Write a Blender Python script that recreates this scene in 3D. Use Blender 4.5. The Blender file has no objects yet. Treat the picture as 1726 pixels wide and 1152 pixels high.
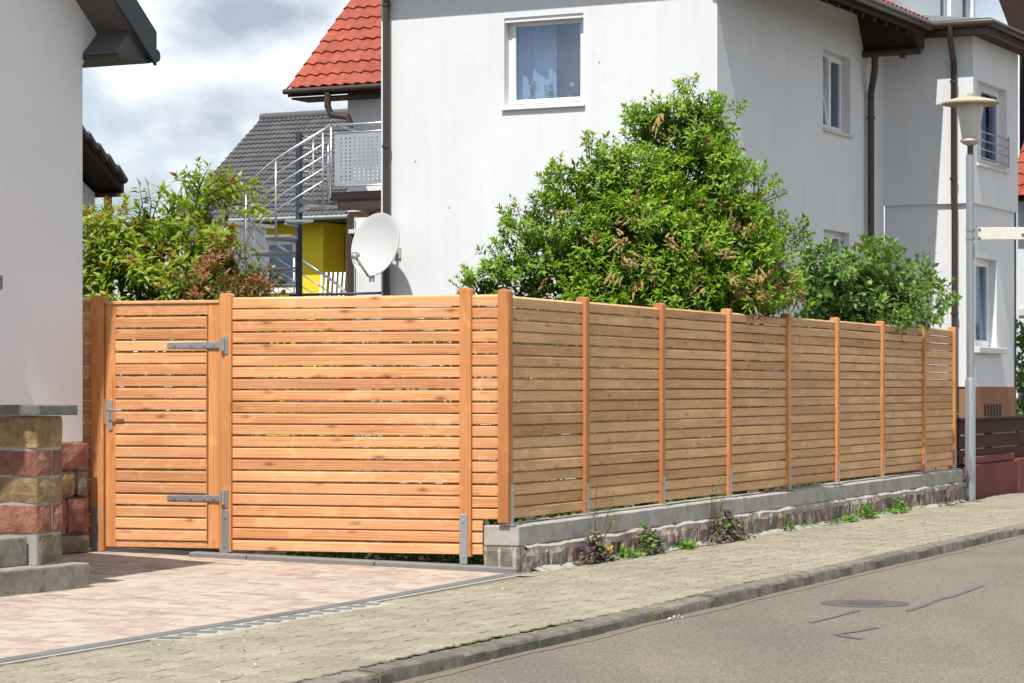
import bpy, bmesh, math, random
import numpy as np
from mathutils import Matrix, Vector, Quaternion, noise as mnoise
R = math.radians
rng = random.Random(7)
SC = bpy.context.scene
COL = SC.collection

# ------------------------------------------------------------------ camera, sky, sun, exposure
F_PX, HZ, CX, CAM_H = 4400.0, 660.0, 863.0, 1.352     # focal length in photo pixels, horizon row, centre column, eye height
cd = bpy.data.cameras.new('camera')
cam = bpy.data.objects.new('camera', cd)
COL.objects.link(cam)
cam.location = (0, 0, CAM_H)
cam.rotation_euler = (R(90), 0, 0)
cd.sensor_width = 36.0
cd.lens = 36.0 * F_PX / 1726.0
cd.shift_y = (HZ - 576.0) / 1726.0
cd.clip_start = 0.1
cd.clip_end = 2000
SC.camera = cam

SUN_AZ, SUN_EL = 20.2, 61.0        # direction the light travels towards, clockwise from +Y; height
w = bpy.data.worlds.new('World')
SC.world = w
w.use_nodes = True
wt = w.node_tree
for nd in list(wt.nodes):
    wt.nodes.remove(nd)
def WN(t, **k):
    n = wt.nodes.new(t)
    for a, b in k.items():
        setattr(n, a, b)
    return n
sky = WN('ShaderNodeTexSky', sky_type='NISHITA', sun_disc=False, sun_elevation=R(SUN_EL), sun_rotation=R(180 + SUN_AZ), air_density=1.0, dust_density=0.6, ozone_density=1.4)
skym = WN('ShaderNodeVectorMath', operation='SCALE'); skym.inputs['Scale'].default_value = 0.075
wt.links.new(sky.outputs[0], skym.inputs[0])
tc = WN('ShaderNodeTexCoord')
mp = WN('ShaderNodeMapping'); mp.inputs['Scale'].default_value = (8.0, 8.0, 14.0); mp.inputs['Location'].default_value = (3.1, 5.2, 1.9)
wt.links.new(tc.outputs['Generated'], mp.inputs[0])
n1 = WN('ShaderNodeTexNoise'); n1.inputs['Scale'].default_value = 1.0; n1.inputs['Detail'].default_value = 7; n1.inputs['Roughness'].default_value = 0.55; n1.inputs['Distortion'].default_value = 0.35
wt.links.new(mp.outputs[0], n1.inputs['Vector'])
r1 = WN('ShaderNodeValToRGB'); r1.color_ramp.elements[0].position = 0.32; r1.color_ramp.elements[1].position = 0.50
wt.links.new(n1.outputs['Fac'], r1.inputs[0])
n2 = WN('ShaderNodeTexNoise'); n2.inputs['Scale'].default_value = 1.7; n2.inputs['Detail'].default_value = 6; n2.inputs['Roughness'].default_value = 0.5
wt.links.new(mp.outputs[0], n2.inputs['Vector'])
r2 = WN('ShaderNodeValToRGB'); r2.color_ramp.elements[0].position = 0.40; r2.color_ramp.elements[1].position = 0.62
r2.color_ramp.elements[0].color = (0.29, 0.35, 0.415, 1); r2.color_ramp.elements[1].color = (0.715, 0.745, 0.78, 1)
wt.links.new(n2.outputs['Fac'], r2.inputs[0])
wm = WN('ShaderNodeMix', data_type='RGBA')
wt.links.new(r1.outputs[0], wm.inputs[0]); wt.links.new(skym.outputs[0], wm.inputs[6]); wt.links.new(r2.outputs[0], wm.inputs[7])
bg = WN('ShaderNodeBackground'); bg.inputs[1].default_value = 1.0
wt.links.new(wm.outputs[2], bg.inputs[0])
wo = WN('ShaderNodeOutputWorld')
wt.links.new(bg.outputs[0], wo.inputs[0])

sd = bpy.data.lights.new('sun', 'SUN')
sd.energy = 3.8
sd.angle = R(0.53)
sd.color = (1.0, 0.965, 0.905)
sun = bpy.data.objects.new('sun', sd)
COL.objects.link(sun)
SD = Vector((math.sin(R(SUN_AZ)) * math.cos(R(SUN_EL)), math.cos(R(SUN_AZ)) * math.cos(R(SUN_EL)), -math.sin(R(SUN_EL))))
sun.rotation_euler = SD.to_track_quat('-Z', 'Y').to_euler()
sun.location = (-10, -20, 40)
SC.view_settings.view_transform = 'Standard'
SC.view_settings.look = 'None'
SC.view_settings.gamma = 1
SC.view_settings.exposure = 0.66
SC.view_settings.use_curve_mapping = False

# ------------------------------------------------------------------ frames: u along, v out towards the viewer's side, z up
class Fr:
    def __init__(s, o, ang, side):
        s.o = o
        s.u = (math.sin(R(ang)), math.cos(R(ang)))
        s.v = (s.u[1] * side, -s.u[0] * side)
    def P(s, u, v, z):
        return Vector((s.o[0] + s.u[0] * u + s.v[0] * v, s.o[1] + s.u[1] * u + s.v[1] * v, z))
    def at(s, px, v=0.0):
        r = (px - CX) / F_PX
        ax, ay = s.o[0] + s.v[0] * v, s.o[1] + s.v[1] * v
        return (r * ay - ax) / (s.u[0] - r * s.u[1])
    def z(s, py, u, v=0.0):
        Y = s.o[1] + s.u[1] * u + s.v[1] * v
        return CAM_H - (py - HZ) * Y / F_PX
    def M(s, u, v, z, flip=False):
        # right-handed matrix: x along u, z up
        x = Vector((s.u[0], s.u[1], 0)); zz = Vector((0, 0, 1)); y = zz.cross(x)
        m = Matrix((x, y, zz)).transposed().to_4x4()
        m.translation = s.P(u, v, z)
        return m
def pt(px, py, Y):
    return Vector(((px - CX) / F_PX * Y, Y, CAM_H - (py - HZ) * Y / F_PX))
ST = Fr((0.009, 19.5), math.degrees(math.atan(0.4305)), 1)     # street fence line
FR = Fr((0.009, 19.5), 106.86, 1)                              # front fence line, u to the right, v to the viewer
HR = Fr((2.831, 36.0), 26.8, 1)                                # main house, street side
HF = Fr((2.831, 36.0), 116.8, 1)                               # main house, front gable side
LH = Fr((-3.34, 20.3), 26.8, 1)                                # house on the left, street side

# ------------------------------------------------------------------ objects
WMAT = {}
def link(name, data, M=None, parent=None):
    o = bpy.data.objects.new(name, data)
    COL.objects.link(o)
    M = M or Matrix.Identity(4)
    WMAT[o] = M
    if parent is not None:
        o.parent = parent
        o.matrix_basis = WMAT[parent].inverted() @ M
    else:
        o.matrix_basis = M
    return o
def tag(o, label=None, cat=None, group=None, kind=None):
    if label: o['label'] = label
    if cat: o['category'] = cat
    if group: o['group'] = group
    if kind: o['kind'] = kind
    return o
def empty(name, loc, label, cat, group=None):
    o = link(name, None, Matrix.Translation(loc))
    o.empty_display_size = 0.2
    return tag(o, label, cat, group)

class MB:
    def __init__(s):
        s.v = []; s.f = []; s.a = []
    def add(s, vs, fs, a=0.0):
        b = len(s.v)
        s.v.extend([tuple(x) for x in vs]); s.f.extend([tuple(b + i for i in f) for f in fs])
        s.a.extend([a] * len(vs))
    def box(s, fr, u0, u1, v0, v1, z0, z1, a=0.0):
        vs = [fr.P(u, v, z) for u in (u0, u1) for v in (v0, v1) for z in (z0, z1)]
        s.add(vs, [(0, 1, 3, 2), (4, 6, 7, 5), (0, 4, 5, 1), (2, 3, 7, 6), (0, 2, 6, 4), (1, 5, 7, 3)], a)
        return s
    def hexa(s, p):                # 8 points: bottom 4 then top 4
        s.add(p, [(3, 2, 1, 0), (4, 5, 6, 7), (0, 1, 5, 4), (1, 2, 6, 5), (2, 3, 7, 6), (3, 0, 4, 7)])
        return s
    def prism(s, poly, d):         # polygon of points extruded by vector d
        n = len(poly); d = Vector(d)
        vs = [Vector(p) for p in poly] + [Vector(p) + d for p in poly]
        s.add(vs, [tuple(range(n))[::-1], tuple(range(n, 2 * n))] + [(i, (i + 1) % n, n + (i + 1) % n, n + i) for i in range(n)])
        return s
    def tube(s, pts, r, n=8, caps=True):
        pts = [Vector(p) for p in pts]
        rr = r if isinstance(r, (list, tuple)) else [r] * len(pts)
        vs = []; k = len(pts)
        prev = None
        for i, p in enumerate(pts):
            t = (pts[min(i + 1, k - 1)] - pts[max(i - 1, 0)]).normalized()
            ref = Vector((0, 0, 1)) if abs(t.z) < 0.9 else Vector((1, 0, 0))
            if prev is not None and abs(prev.dot(t)) < 0.95: ref = prev
            x = (ref - t * ref.dot(t)).normalized(); y = t.cross(x); prev = x
            for j in range(n):
                a = 2 * math.pi * j / n
                vs.append(p + (x * math.cos(a) + y * math.sin(a)) * rr[i])
        fs = [(i * n + j, i * n + (j + 1) % n, (i + 1) * n + (j + 1) % n, (i + 1) * n + j) for i in range(k - 1) for j in range(n)]
        if caps:
            fs += [tuple(range(n))[::-1], tuple(range((k - 1) * n, k * n))]
        s.add(vs, fs)
        return s
    def lathe(s, c, prof, n=24):   # prof: (r, z)
        vs = []; k = len(prof)
        for r, z in prof:
            for j in range(n):
                a = 2 * math.pi * j / n
                vs.append((c[0] + r * math.cos(a), c[1] + r * math.sin(a), c[2] + z))
        fs = [(i * n + j, i * n + (j + 1) % n, (i + 1) * n + (j + 1) % n, (i + 1) * n + j) for i in range(k - 1) for j in range(n)]
        fs += [tuple(range(n))[::-1], tuple(range((k - 1) * n, k * n))]
        s.add(vs, fs)
        return s
    def stone(s, fr, u0, u1, v0, v1, z0, z1, amp=0.012, n=4, side=1, seed=0, a=0.0, irr=0.0):
        # rough faced block, front at v1
        q = random.Random(seed); g = []
        off = Vector((q.random() * 90, q.random() * 90, 0)); k = [q.uniform(-irr, irr) for _ in range(4)]
        for i in range(n + 1):
            for j in range(n + 1):
                e = i in (0, n) or j in (0, n); fu, fz = i / n, j / n
                u = u0 + (u1 - u0) * fu + (k[0] if fu < .5 else k[1]) * (fz - .5); z = z0 + (z1 - z0) * fz + (k[2] if fz > .5 else k[3]) * (fu - .5)
                if e:
                    u += q.uniform(-.2, .2) * irr; z += q.uniform(-.2, .2) * irr
                r = mnoise.noise(Vector((u * 11, z * 6, 0)) + off) + 0.5 * mnoise.noise(Vector((u * 27, z * 14, 3)) + off)
                o = amp * r - (amp * 0.8 if e else 0)
                g.append(fr.P(u, v1 + o, z))
        idx = lambda i, j: i * (n + 1) + j
        fs = [(idx(i, j), idx(i + 1, j), idx(i + 1, j + 1), idx(i, j + 1)) for i in range(n) for j in range(n)]
        ring = [idx(i, 0) for i in range(n)] + [idx(n, j) for j in range(n)] + [idx(i, n) for i in range(n, 0, -1)] + [idx(0, j) for j in range(n, 0, -1)]
        m = len(g)
        d = Vector((fr.v[0], fr.v[1], 0)) * (v1 - v0)
        back = [g[r] - d for r in ring]
        fs += [(ring[k_], m + k_, m + (k_ + 1) % len(ring), ring[(k_ + 1) % len(ring)]) for k_ in range(len(ring))]
        fs += [tuple(m + k_ for k_ in range(len(ring)))]
        s.add(g + back, fs, a)
        return s
    def mesh(s, name, mat=None, bevel=0.0, seg=1, smooth=False, origin=None, attr=False):
        me = bpy.data.meshes.new(name)
        v = s.v
        if origin is not None:
            v = [(p[0] - origin[0], p[1] - origin[1], p[2] - origin[2]) for p in v]
        me.from_pydata(v, [], s.f)
        if attr:
            at = me.attributes.new('rnd', 'FLOAT', 'POINT')
            at.data.foreach_set('value', s.a)
        bm = bmesh.new(); bm.from_mesh(me)
        bmesh.ops.recalc_face_normals(bm, faces=bm.faces)
        if bevel > 0:
            es = [e for e in bm.edges if len(e.link_faces) == 2 and e.calc_face_angle(0) > 0.6]
            bmesh.ops.bevel(bm, geom=es, offset=bevel, segments=seg, profile=0.6, affect='EDGES', clamp_overlap=True)
        bm.to_mesh(me); bm.free()
        if smooth:
            me.shade_smooth()
            if smooth is not True:
                me.set_sharp_from_angle(angle=R(smooth))
        if mat: me.materials.append(mat)
        return me
    def obj(s, name, mat, parent=None, bevel=0.0, seg=1, smooth=False, attr=False):
        a = np.array(s.v); lo = a.min(0); hi = a.max(0)
        c = Vector(((lo[0] + hi[0]) / 2, (lo[1] + hi[1]) / 2, lo[2]))
        me = s.mesh(name, mat, bevel, seg, smooth, c, attr)
        return link(name, me, Matrix.Translation(c), parent)

def pieces(parent, name, items, rest_name, cap=290):
    """items: (mesh, world matrix). The nearest ones become parts, the rest one joined part."""
    items = sorted(items, key=lambda it: (it[1].translation - Vector((0, 0, CAM_H))).length)
    for me, M in items[:cap]:
        link(name, me, M, parent)
    rest = items[cap:]
    if rest:
        vs = []; fs = []; at = []; b = 0
        cache = {}
        for me, M in rest:
            if me.name not in cache:
                cache[me.name] = (np.array([v.co[:] for v in me.vertices]), [tuple(p.vertices) for p in me.polygons])
            co, pl = cache[me.name]
            m = np.array(M)
            vs.append(co @ m[:3, :3].T + m[:3, 3])
            fs.extend([tuple(i + b for i in p) for p in pl])
            b += len(co)
            at.extend([rng.random()] * len(co))
        me = bpy.data.meshes.new(rest_name)
        me.from_pydata(np.vstack(vs).tolist(), [], fs)
        x = me.attributes.new('rnd', 'FLOAT', 'POINT'); x.data.foreach_set('value', at)
        me.materials.append(rest[0][0].materials[0])
        o = link(rest_name, me, None, parent)
        o['kind'] = 'stuff'

# ------------------------------------------------------------------ materials
class NT:
    def __init__(s, name, rough=0.6, spec=0.3, metal=0.0):
        s.m = bpy.data.materials.new(name); s.m.use_nodes = True
        s.t = s.m.node_tree
        s.b = s.t.nodes['Principled BSDF']
        s.b.inputs['Roughness'].default_value = rough
        s.b.inputs['Specular IOR Level'].default_value = spec
        s.b.inputs['Metallic'].default_value = metal
        s.tc = s.n('ShaderNodeTexCoord'); s.oi = s.n('ShaderNodeObjectInfo')
    def n(s, t, **k):
        x = s.t.nodes.new(t)
        for a, b in k.items(): setattr(x, a, b)
        return x
    def l(s, a, b): s.t.links.new(a, b)
    def put(s, sock, v):
        if hasattr(v, 'is_linked') or hasattr(v, 'links'): s.l(v, sock)
        else: sock.default_value = v
    def coord(s, scale=(1, 1, 1), which='Object', rand=0.0, rot=(0, 0, 0)):
        m = s.n('ShaderNodeMapping'); m.inputs['Scale'].default_value = scale; m.inputs['Rotation'].default_value = rot
        src = s.tc.outputs[which]
        if rand:
            q = s.math('MULTIPLY', s.oi.outputs['Random'], rand)
            a = s.n('ShaderNodeVectorMath', operation='ADD'); s.l(src, a.inputs[0]); s.l(q, a.inputs[1]); src = a.outputs[0]
        s.l(src, m.inputs[0])
        return m.outputs[0]
    def world(s, scale=(1, 1, 1)):
        g = s.n('ShaderNodeNewGeometry'); m = s.n('ShaderNodeMapping'); m.inputs['Scale'].default_value = scale
        s.l(g.outputs['Position'], m.inputs[0]); return m.outputs[0]
    def noise(s, vec, scale=1.0, detail=4, rough=0.55, dist=0.0):
        x = s.n('ShaderNodeTexNoise'); s.l(vec, x.inputs['Vector'])
        x.inputs['Scale'].default_value = scale; x.inputs['Detail'].default_value = detail; x.inputs['Roughness'].default_value = rough; x.inputs['Distortion'].default_value = dist
        return x.outputs['Fac']
    def math(s, op, a, b=0.0, c=None):
        x = s.n('ShaderNodeMath', operation=op); s.put(x.inputs[0], a); s.put(x.inputs[1], b)
        if c is not None: s.put(x.inputs[2], c)
        return x.outputs[0]
    def ramp(s, v, stops, interp='LINEAR'):
        x = s.n('ShaderNodeValToRGB'); s.l(v, x.inputs[0]); cr = x.color_ramp; cr.interpolation = interp
        while len(cr.elements) < len(stops): cr.elements.new(0.5)
        for e, (p, c) in zip(cr.elements, stops):
            e.position = p
            e.color = (*c, 1) if isinstance(c, (tuple, list)) else (c, c, c, 1)
        return x.outputs[0]
    def mix(s, f, a, b, mode='MIX'):
        x = s.n('ShaderNodeMix', data_type='RGBA', blend_type=mode)
        s.put(x.inputs[0], f)
        for i, v in ((6, a), (7, b)):
            if isinstance(v, (tuple, list)): x.inputs[i].default_value = (*v, 1)
            else: s.put(x.inputs[i], v)
        return x.outputs[2]
    def color(s, c):
        if isinstance(c, (tuple, list)): s.b.inputs['Base Color'].default_value = (*c, 1)
        else: s.l(c, s.b.inputs['Base Color'])
        return s
    def bump(s, h, strength=0.3, dist=0.01):
        x = s.n('ShaderNodeBump'); s.l(h, x.inputs['Height']); x.inputs['Strength'].default_value = strength; x.inputs['Distance'].default_value = dist
        s.l(x.outputs[0], s.b.inputs['Normal']); return s
    def rnd(s):
        a = s.n('ShaderNodeAttribute', attribute_name='rnd')
        return s.math('FRACT', s.math('ADD', a.outputs['Fac'], s.oi.outputs['Random']))

def wood(name, light, mid, dark, vertical=False, knot=0.9, weather=0.0):
    t = NT(name, 0.62, 0.25)
    sx = lambda a, b: (b, b, a) if vertical else (a, b, b)
    g = t.noise(t.coord(sx(1.3, 55), rand=41), 1.0, 5, 0.6, 0.4)
    wv = t.n('ShaderNodeTexWave', wave_type='BANDS', bands_direction='X' if vertical else 'Z')
    t.l(t.coord(sx(0.35, 3.0), rand=17), wv.inputs['Vector']); wv.inputs['Scale'].default_value = 5.5; wv.inputs['Distortion'].default_value = 7.0; wv.inputs['Detail'].default_value = 2.0; wv.inputs['Detail Scale'].default_value = 0.8
    big = t.noise(t.coord(sx(0.9, 5.0), rand=23), 1.0, 2, 0.5, 0.6)
    f = t.math('ADD', t.math('MULTIPLY', g, 0.55), t.math('ADD', t.math('MULTIPLY', wv.outputs['Fac'], 0.16), t.math('MULTIPLY', big, 0.5)))
    c = t.ramp(f, [(0.34, dark), (0.52, mid), (0.72, light)])
    # pale diagonal figure either side of the knots
    fig = t.noise(t.coord(sx(4.6, 10.0), rand=29, rot=(0, 0.5, 0)), 1.0, 1, 0.4, 1.4)
    c = t.mix(t.math('MULTIPLY', t.ramp(fig, [(0.57, 0.0), (0.72, 1.0)]), 0.48), c, tuple(min(1, x * 1.22) for x in light))
    vo = t.n('ShaderNodeTexVoronoi'); t.l(t.coord(sx(2.9, 8.5), rand=13), vo.inputs['Vector']); vo.inputs['Scale'].default_value = 1.0
    kn = t.ramp(vo.outputs['Distance'], [(0.05, 1.0), (0.10, 0.5), (0.22, 0.0)])
    c = t.mix(t.math('MULTIPLY', kn, knot), c, (dark[0] * 0.55, dark[1] * 0.42, dark[2] * 0.4))
    vr = t.ramp(t.oi.outputs['Random'], [(0.0, (0.80, 0.74, 0.70)), (0.3, (0.95, 0.89, 0.87)), (0.55, (0.98, 1.0, 1.02)), (0.8, (1.06, 1.04, 1.0)), (1.0, (1.13, 1.17, 1.2))])
    c = t.mix(1.0, c, vr, 'MULTIPLY')
    if weather:
        ws = t.noise(t.coord((2.0, 9, 9), rand=7), 1.0, 4, 0.6)
        c = t.mix(t.math('MULTIPLY', t.ramp(ws, [(0.42, 0.0), (0.68, 1.0)]), weather), c, (0.30, 0.20, 0.12))
    t.color(c).bump(f, 0.25, 0.004)
    return t.m
def plaster(name, c, var=0.06, grain=0.5, dirt=None):
    t = NT(name, 0.85, 0.15)
    a = t.noise(t.coord((0.7, 0.7, 0.45)), 1.0, 5, 0.6)
    col = t.mix(t.ramp(a, [(0.35, 0.0), (0.7, 1.0)]), tuple(x * (1 - var) for x in c), c)
    if dirt:
        dn = t.noise(t.coord((5, 5, 0.35)), 1.0, 4, 0.6)
        col = t.mix(t.math('MULTIPLY', t.ramp(dn, [(0.5, 0.0), (0.75, 1.0)]), 0.16), col, dirt)
    col = t.mix(t.math('MULTIPLY', t.ramp(t.noise(t.coord((1, 1, 1)), 3.2, 5, 0.7), [(0.52, 0.0), (0.70, 1.0)]), 0.10), col, tuple(x * 0.8 for x in c))
    sp = t.n('ShaderNodeTexVoronoi'); t.l(t.coord((1, 1, 1)), sp.inputs['Vector']); sp.inputs['Scale'].default_value = 1.6
    col = t.mix(t.ramp(sp.outputs['Distance'], [(0.010, 0.5), (0.022, 0.0)]), col, tuple(x * 0.45 for x in c))
    h = t.math('ADD', t.noise(t.coord((1, 1, 1)), 55.0, 4, 0.7), t.math('MULTIPLY', t.noise(t.coord((1, 1, 1)), 6.0, 3, 0.6), 0.6))
    t.color(col).bump(h, grain, 0.012)
    return t.m
def stonemat(name, cols, scale=6.0, rough=0.9, bump=0.6, streak=None, moss=None):
    t = NT(name, rough, 0.15)
    a = t.noise(t.coord((1, 1, 1), rand=31), scale, 6, 0.65, 0.5)
    b = t.noise(t.coord((1, 1, 1), rand=11), scale * 7, 4, 0.7)
    f = t.math('ADD', t.math('MULTIPLY', a, 0.72), t.math('MULTIPLY', b, 0.28))
    n = len(cols)
    c = t.ramp(f, [(0.30 + 0.4 * i / max(1, n - 1), cols[i]) for i in range(n)])
    c = t.mix(1.0, c, t.ramp(t.oi.outputs['Random'], [(0, (0.82, 0.82, 0.82)), (1, (1.15, 1.12, 1.1))]), 'MULTIPLY')
    if streak:
        s = t.noise(t.coord((9, 9, 0.9), rand=5), 2.0, 3, 0.6)
        c = t.mix(t.ramp(s, [(0.55, 0.0), (0.66, 0.8)]), c, streak)
    if moss:
        s = t.noise(t.coord((1, 1, 1), rand=3), 9.0, 4, 0.6)
        c = t.mix(t.ramp(s, [(0.56, 0.0), (0.66, 0.75)]), c, moss)
    t.color(c).bump(f, bump, 0.03)
    return t.m
def simple(name, c, rough=0.5, spec=0.4, metal=0.0, var=0.12, scale=4.0, bump=0.0, rand=0.0):
    t = NT(name, rough, spec, metal)
    a = t.noise(t.coord((1, 1, 1), rand=19), scale, 5, 0.6)
    col = t.mix(a, tuple(x * (1 - var) for x in c), tuple(min(1, x * (1 + var)) for x in c))
    if rand:
        col = t.mix(1.0, col, t.ramp(t.rnd(), [(0, (1 - rand,) * 3), (1, (1 + rand,) * 3)]), 'MULTIPLY')
    t.color(col)
    if bump: t.bump(t.noise(t.coord((1, 1, 1)), scale * 10, 3, 0.6), bump, 0.01)
    return t.m
def leafmat(name, stops, trans=0.32, rough=0.42, spec=0.4):
    t = NT(name, rough, spec)
    a = t.n('ShaderNodeAttribute', attribute_name='rnd')
    c = t.ramp(a.outputs['Fac'], stops)
    t.color(c)
    tr = t.n('ShaderNodeBsdfTranslucent')
    tcx = t.mix(1.0, c, (1.25, 1.3, 0.55), 'MULTIPLY'); t.l(tcx, tr.inputs[0])
    mx = t.n('ShaderNodeMixShader'); mx.inputs[0].default_value = trans
    t.l(t.b.outputs[0], mx.inputs[1]); t.l(tr.outputs[0], mx.inputs[2])
    t.l(mx.outputs[0], t.t.nodes['Material Output'].inputs[0])
    return t.m
def glassmat(name, refl=0.22, tint=(0.42, 0.5, 0.6)):
    t = NT(name)
    g = t.n('ShaderNodeBsdfGlossy'); g.inputs['Roughness'].default_value = 0.01; g.inputs[0].default_value = (0.75, 0.87, 1.0, 1)
    tr = t.n('ShaderNodeBsdfTransparent'); tr.inputs[0].default_value = (*tint, 1)
    mx = t.n('ShaderNodeMixShader'); mx.inputs[0].default_value = refl
    t.l(tr.outputs[0], mx.inputs[1]); t.l(g.outputs[0], mx.inputs[2]); t.l(mx.outputs[0], t.t.nodes['Material Output'].inputs[0])
    return t.m

M = {}
M['larch'] = wood('larch_fresh', (0.71, 0.385, 0.19), (0.595, 0.275, 0.118), (0.42, 0.165, 0.062), knot=0.85)
M['larch_post'] = wood('larch_post', (0.62, 0.285, 0.11), (0.53, 0.215, 0.075), (0.42, 0.145, 0.046), vertical=True, knot=0.4)
M['larch_grey'] = wood('larch_weathered', (0.68, 0.42, 0.21), (0.58, 0.33, 0.148), (0.40, 0.20, 0.08), knot=0.6, weather=0.25)
M['galv'] = simple('galvanised_steel', (0.42, 0.45, 0.47), 0.42, 0.5, 0.75, 0.25, 30.0)
M['steel'] = simple('brushed_steel', (0.62, 0.63, 0.64), 0.32, 0.5, 0.85, 0.1, 20.0)
M['white_plaster'] = plaster('white_roughcast', (0.735, 0.745, 0.76), 0.06, 0.3, (0.5, 0.48, 0.44))
M['left_plaster'] = plaster('white_smooth_plaster', (0.765, 0.76, 0.79), 0.05, 0.3)
M['yellow_plaster'] = plaster('yellow_plaster', (0.84, 0.67, 0.04), 0.06, 0.4)
M['white_pvc'] = simple('white_window_plastic', (0.80, 0.80, 0.80), 0.3, 0.5, 0, 0.02, 3.0)
M['stone_sill'] = simple('stone_sill', (0.62, 0.60, 0.56), 0.7, 0.2, 0, 0.1, 8.0)
M['brown_metal'] = simple('brown_painted_metal', (0.055, 0.036, 0.028), 0.38, 0.5, 0.0, 0.25, 3.0)
M['dark_wood'] = simple('dark_stained_wood', (0.035, 0.018, 0.014), 0.7, 0.25, 0, 0.3, 12.0)
M['slate_paint'] = simple('anthracite_fascia', (0.035, 0.042, 0.05), 0.5, 0.4, 0, 0.1, 4.0)
M['soffit'] = simple('painted_soffit_boards', (0.11, 0.105, 0.105), 0.8, 0.2, 0, 0.06, 6.0)
M['glass'] = glassmat('window_glass', 0.15, (0.72, 0.79, 0.88))
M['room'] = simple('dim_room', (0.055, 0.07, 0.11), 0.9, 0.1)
M['curtain'] = simple('net_curtain', (0.84, 0.86, 0.86), 0.9, 0.1, 0, 0.04, 5)
M['dish'] = simple('white_dish_paint', (0.50, 0.50, 0.50), 0.45, 0.4, 0, 0.03)
M['lnb'] = simple('grey_beige_plastic', (0.42, 0.40, 0.35), 0.5)
M['dark_pole'] = simple('dark_blue_grey_paint', (0.040, 0.050, 0.062), 0.45, 0.4)
M['concrete'] = stonemat('cast_concrete', [(0.20, 0.185, 0.16), (0.33, 0.315, 0.285), (0.43, 0.415, 0.385)], 3.5, 0.9, 0.35, streak=None)
M['mortar'] = simple('mortar', (0.36, 0.335, 0.30), 0.95, 0.1, 0, 0.2, 14.0, 0.5)
M['edging'] = simple('grey_edging_concrete', (0.20, 0.195, 0.185), 0.9, 0.15, 0, 0.22, 9.0, 0.3)
M['kerb'] = stonemat('kerb_stone', [(0.10, 0.09, 0.072), (0.175, 0.16, 0.13), (0.26, 0.24, 0.20)], 9.0, 0.9, 0.6, moss=(0.11, 0.11, 0.04))
M['wall_grey'] = stonemat('grey_sandstone', [(0.11, 0.095, 0.075), (0.22, 0.195, 0.155), (0.36, 0.33, 0.275)], 7.0, 0.92, 0.7, streak=(0.50, 0.47, 0.42))
M['wall_red'] = stonemat('reddish_sandstone', [(0.11, 0.075, 0.063), (0.235, 0.16, 0.135), (0.37, 0.28, 0.235)], 7.0, 0.92, 0.7, streak=(0.50, 0.44, 0.39))
M['wall_moss'] = stonemat('lichen_sandstone', [(0.17, 0.14, 0.07), (0.30, 0.25, 0.12), (0.40, 0.33, 0.17)], 7.0, 0.92, 0.7, moss=(0.42, 0.32, 0.03))
M['red_stone'] = stonemat('red_sandstone', [(0.12, 0.05, 0.04), (0.255, 0.115, 0.085), (0.37, 0.20, 0.15)], 8.0, 0.9, 0.9)
M['yellow_stone'] = stonemat('yellow_sandstone', [(0.13, 0.09, 0.05), (0.29, 0.205, 0.105), (0.42, 0.33, 0.19)], 8.0, 0.9, 0.9)
M['dark_stone'] = stonemat('dark_weathered_sandstone', [(0.09, 0.075, 0.055), (0.17, 0.145, 0.105), (0.27, 0.23, 0.17)], 6.0, 0.9, 0.7, moss=(0.14, 0.12, 0.045))
M['step'] = stonemat('worn_step_stone', [(0.16, 0.145, 0.115), (0.26, 0.24, 0.20), (0.36, 0.335, 0.285)], 6.0, 0.9, 0.4, moss=(0.14, 0.125, 0.07))
M['cap'] = stonemat('dark_cap_stone', [(0.10, 0.10, 0.095), (0.165, 0.165, 0.155), (0.24, 0.235, 0.22)], 8.0, 0.9, 0.4)
M['red_wall'] = plaster('red_painted_wall', (0.235, 0.075, 0.062), 0.25, 0.4, (0.07, 0.03, 0.025))
M['brown_plinth'] = plaster('brown_painted_plinth', (0.36, 0.185, 0.115), 0.15, 0.4, (0.15, 0.08, 0.05))
M['brown_board'] = simple('dark_brown_fence_board', (0.062, 0.030, 0.023), 0.75, 0.12, 0, 0.3, 6.0)
M['frost'] = simple('frosted_lamp_glass', (0.62, 0.61, 0.60), 0.35, 0.5, 0, 0.03)
M['lamp_top'] = simple('weathered_lamp_roof', (0.40, 0.34, 0.23), 0.75, 0.2, 0, 0.3, 25.0)
M['lamp_cup'] = simple('grey_lamp_collar', (0.52, 0.47, 0.44), 0.5, 0.4)
M['sign'] = simple('sign_back_aluminium', (0.68, 0.65, 0.58), 0.5, 0.4, 0.1, 0.16, 14.0)
M['sand'] = simple('joint_sand', (0.20, 0.175, 0.125), 0.95, 0.1, 0, 0.25, 12.0, 0.4)
M['pale_mortar'] = simple('pale_mortar', (0.38, 0.355, 0.30), 0.95, 0.1, 0, 0.2, 14.0, 0.4)
M['grit'] = simple('gutter_grit', (0.20, 0.175, 0.13), 0.95, 0.1, 0, 0.45, 45.0, 0.6)
M['soil'] = simple('dark_soil', (0.065, 0.05, 0.035), 0.95, 0.1, 0, 0.4, 5.0, 0.5)
M['pot'] = simple('glazed_pot', (0.5, 0.5, 0.52), 0.3)
M['twig'] = simple('twig_bark', (0.11, 0.075, 0.05), 0.85, 0.15, 0, 0.3, 20)
M['iron'] = simple('cast_iron', (0.10, 0.085, 0.075), 0.6, 0.4, 0.2, 0.2, 30, 0.4)
M['tar'] = simple('tar_seal', (0.10, 0.10, 0.105), 0.7, 0.3, 0, 0.15, 20)

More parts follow.
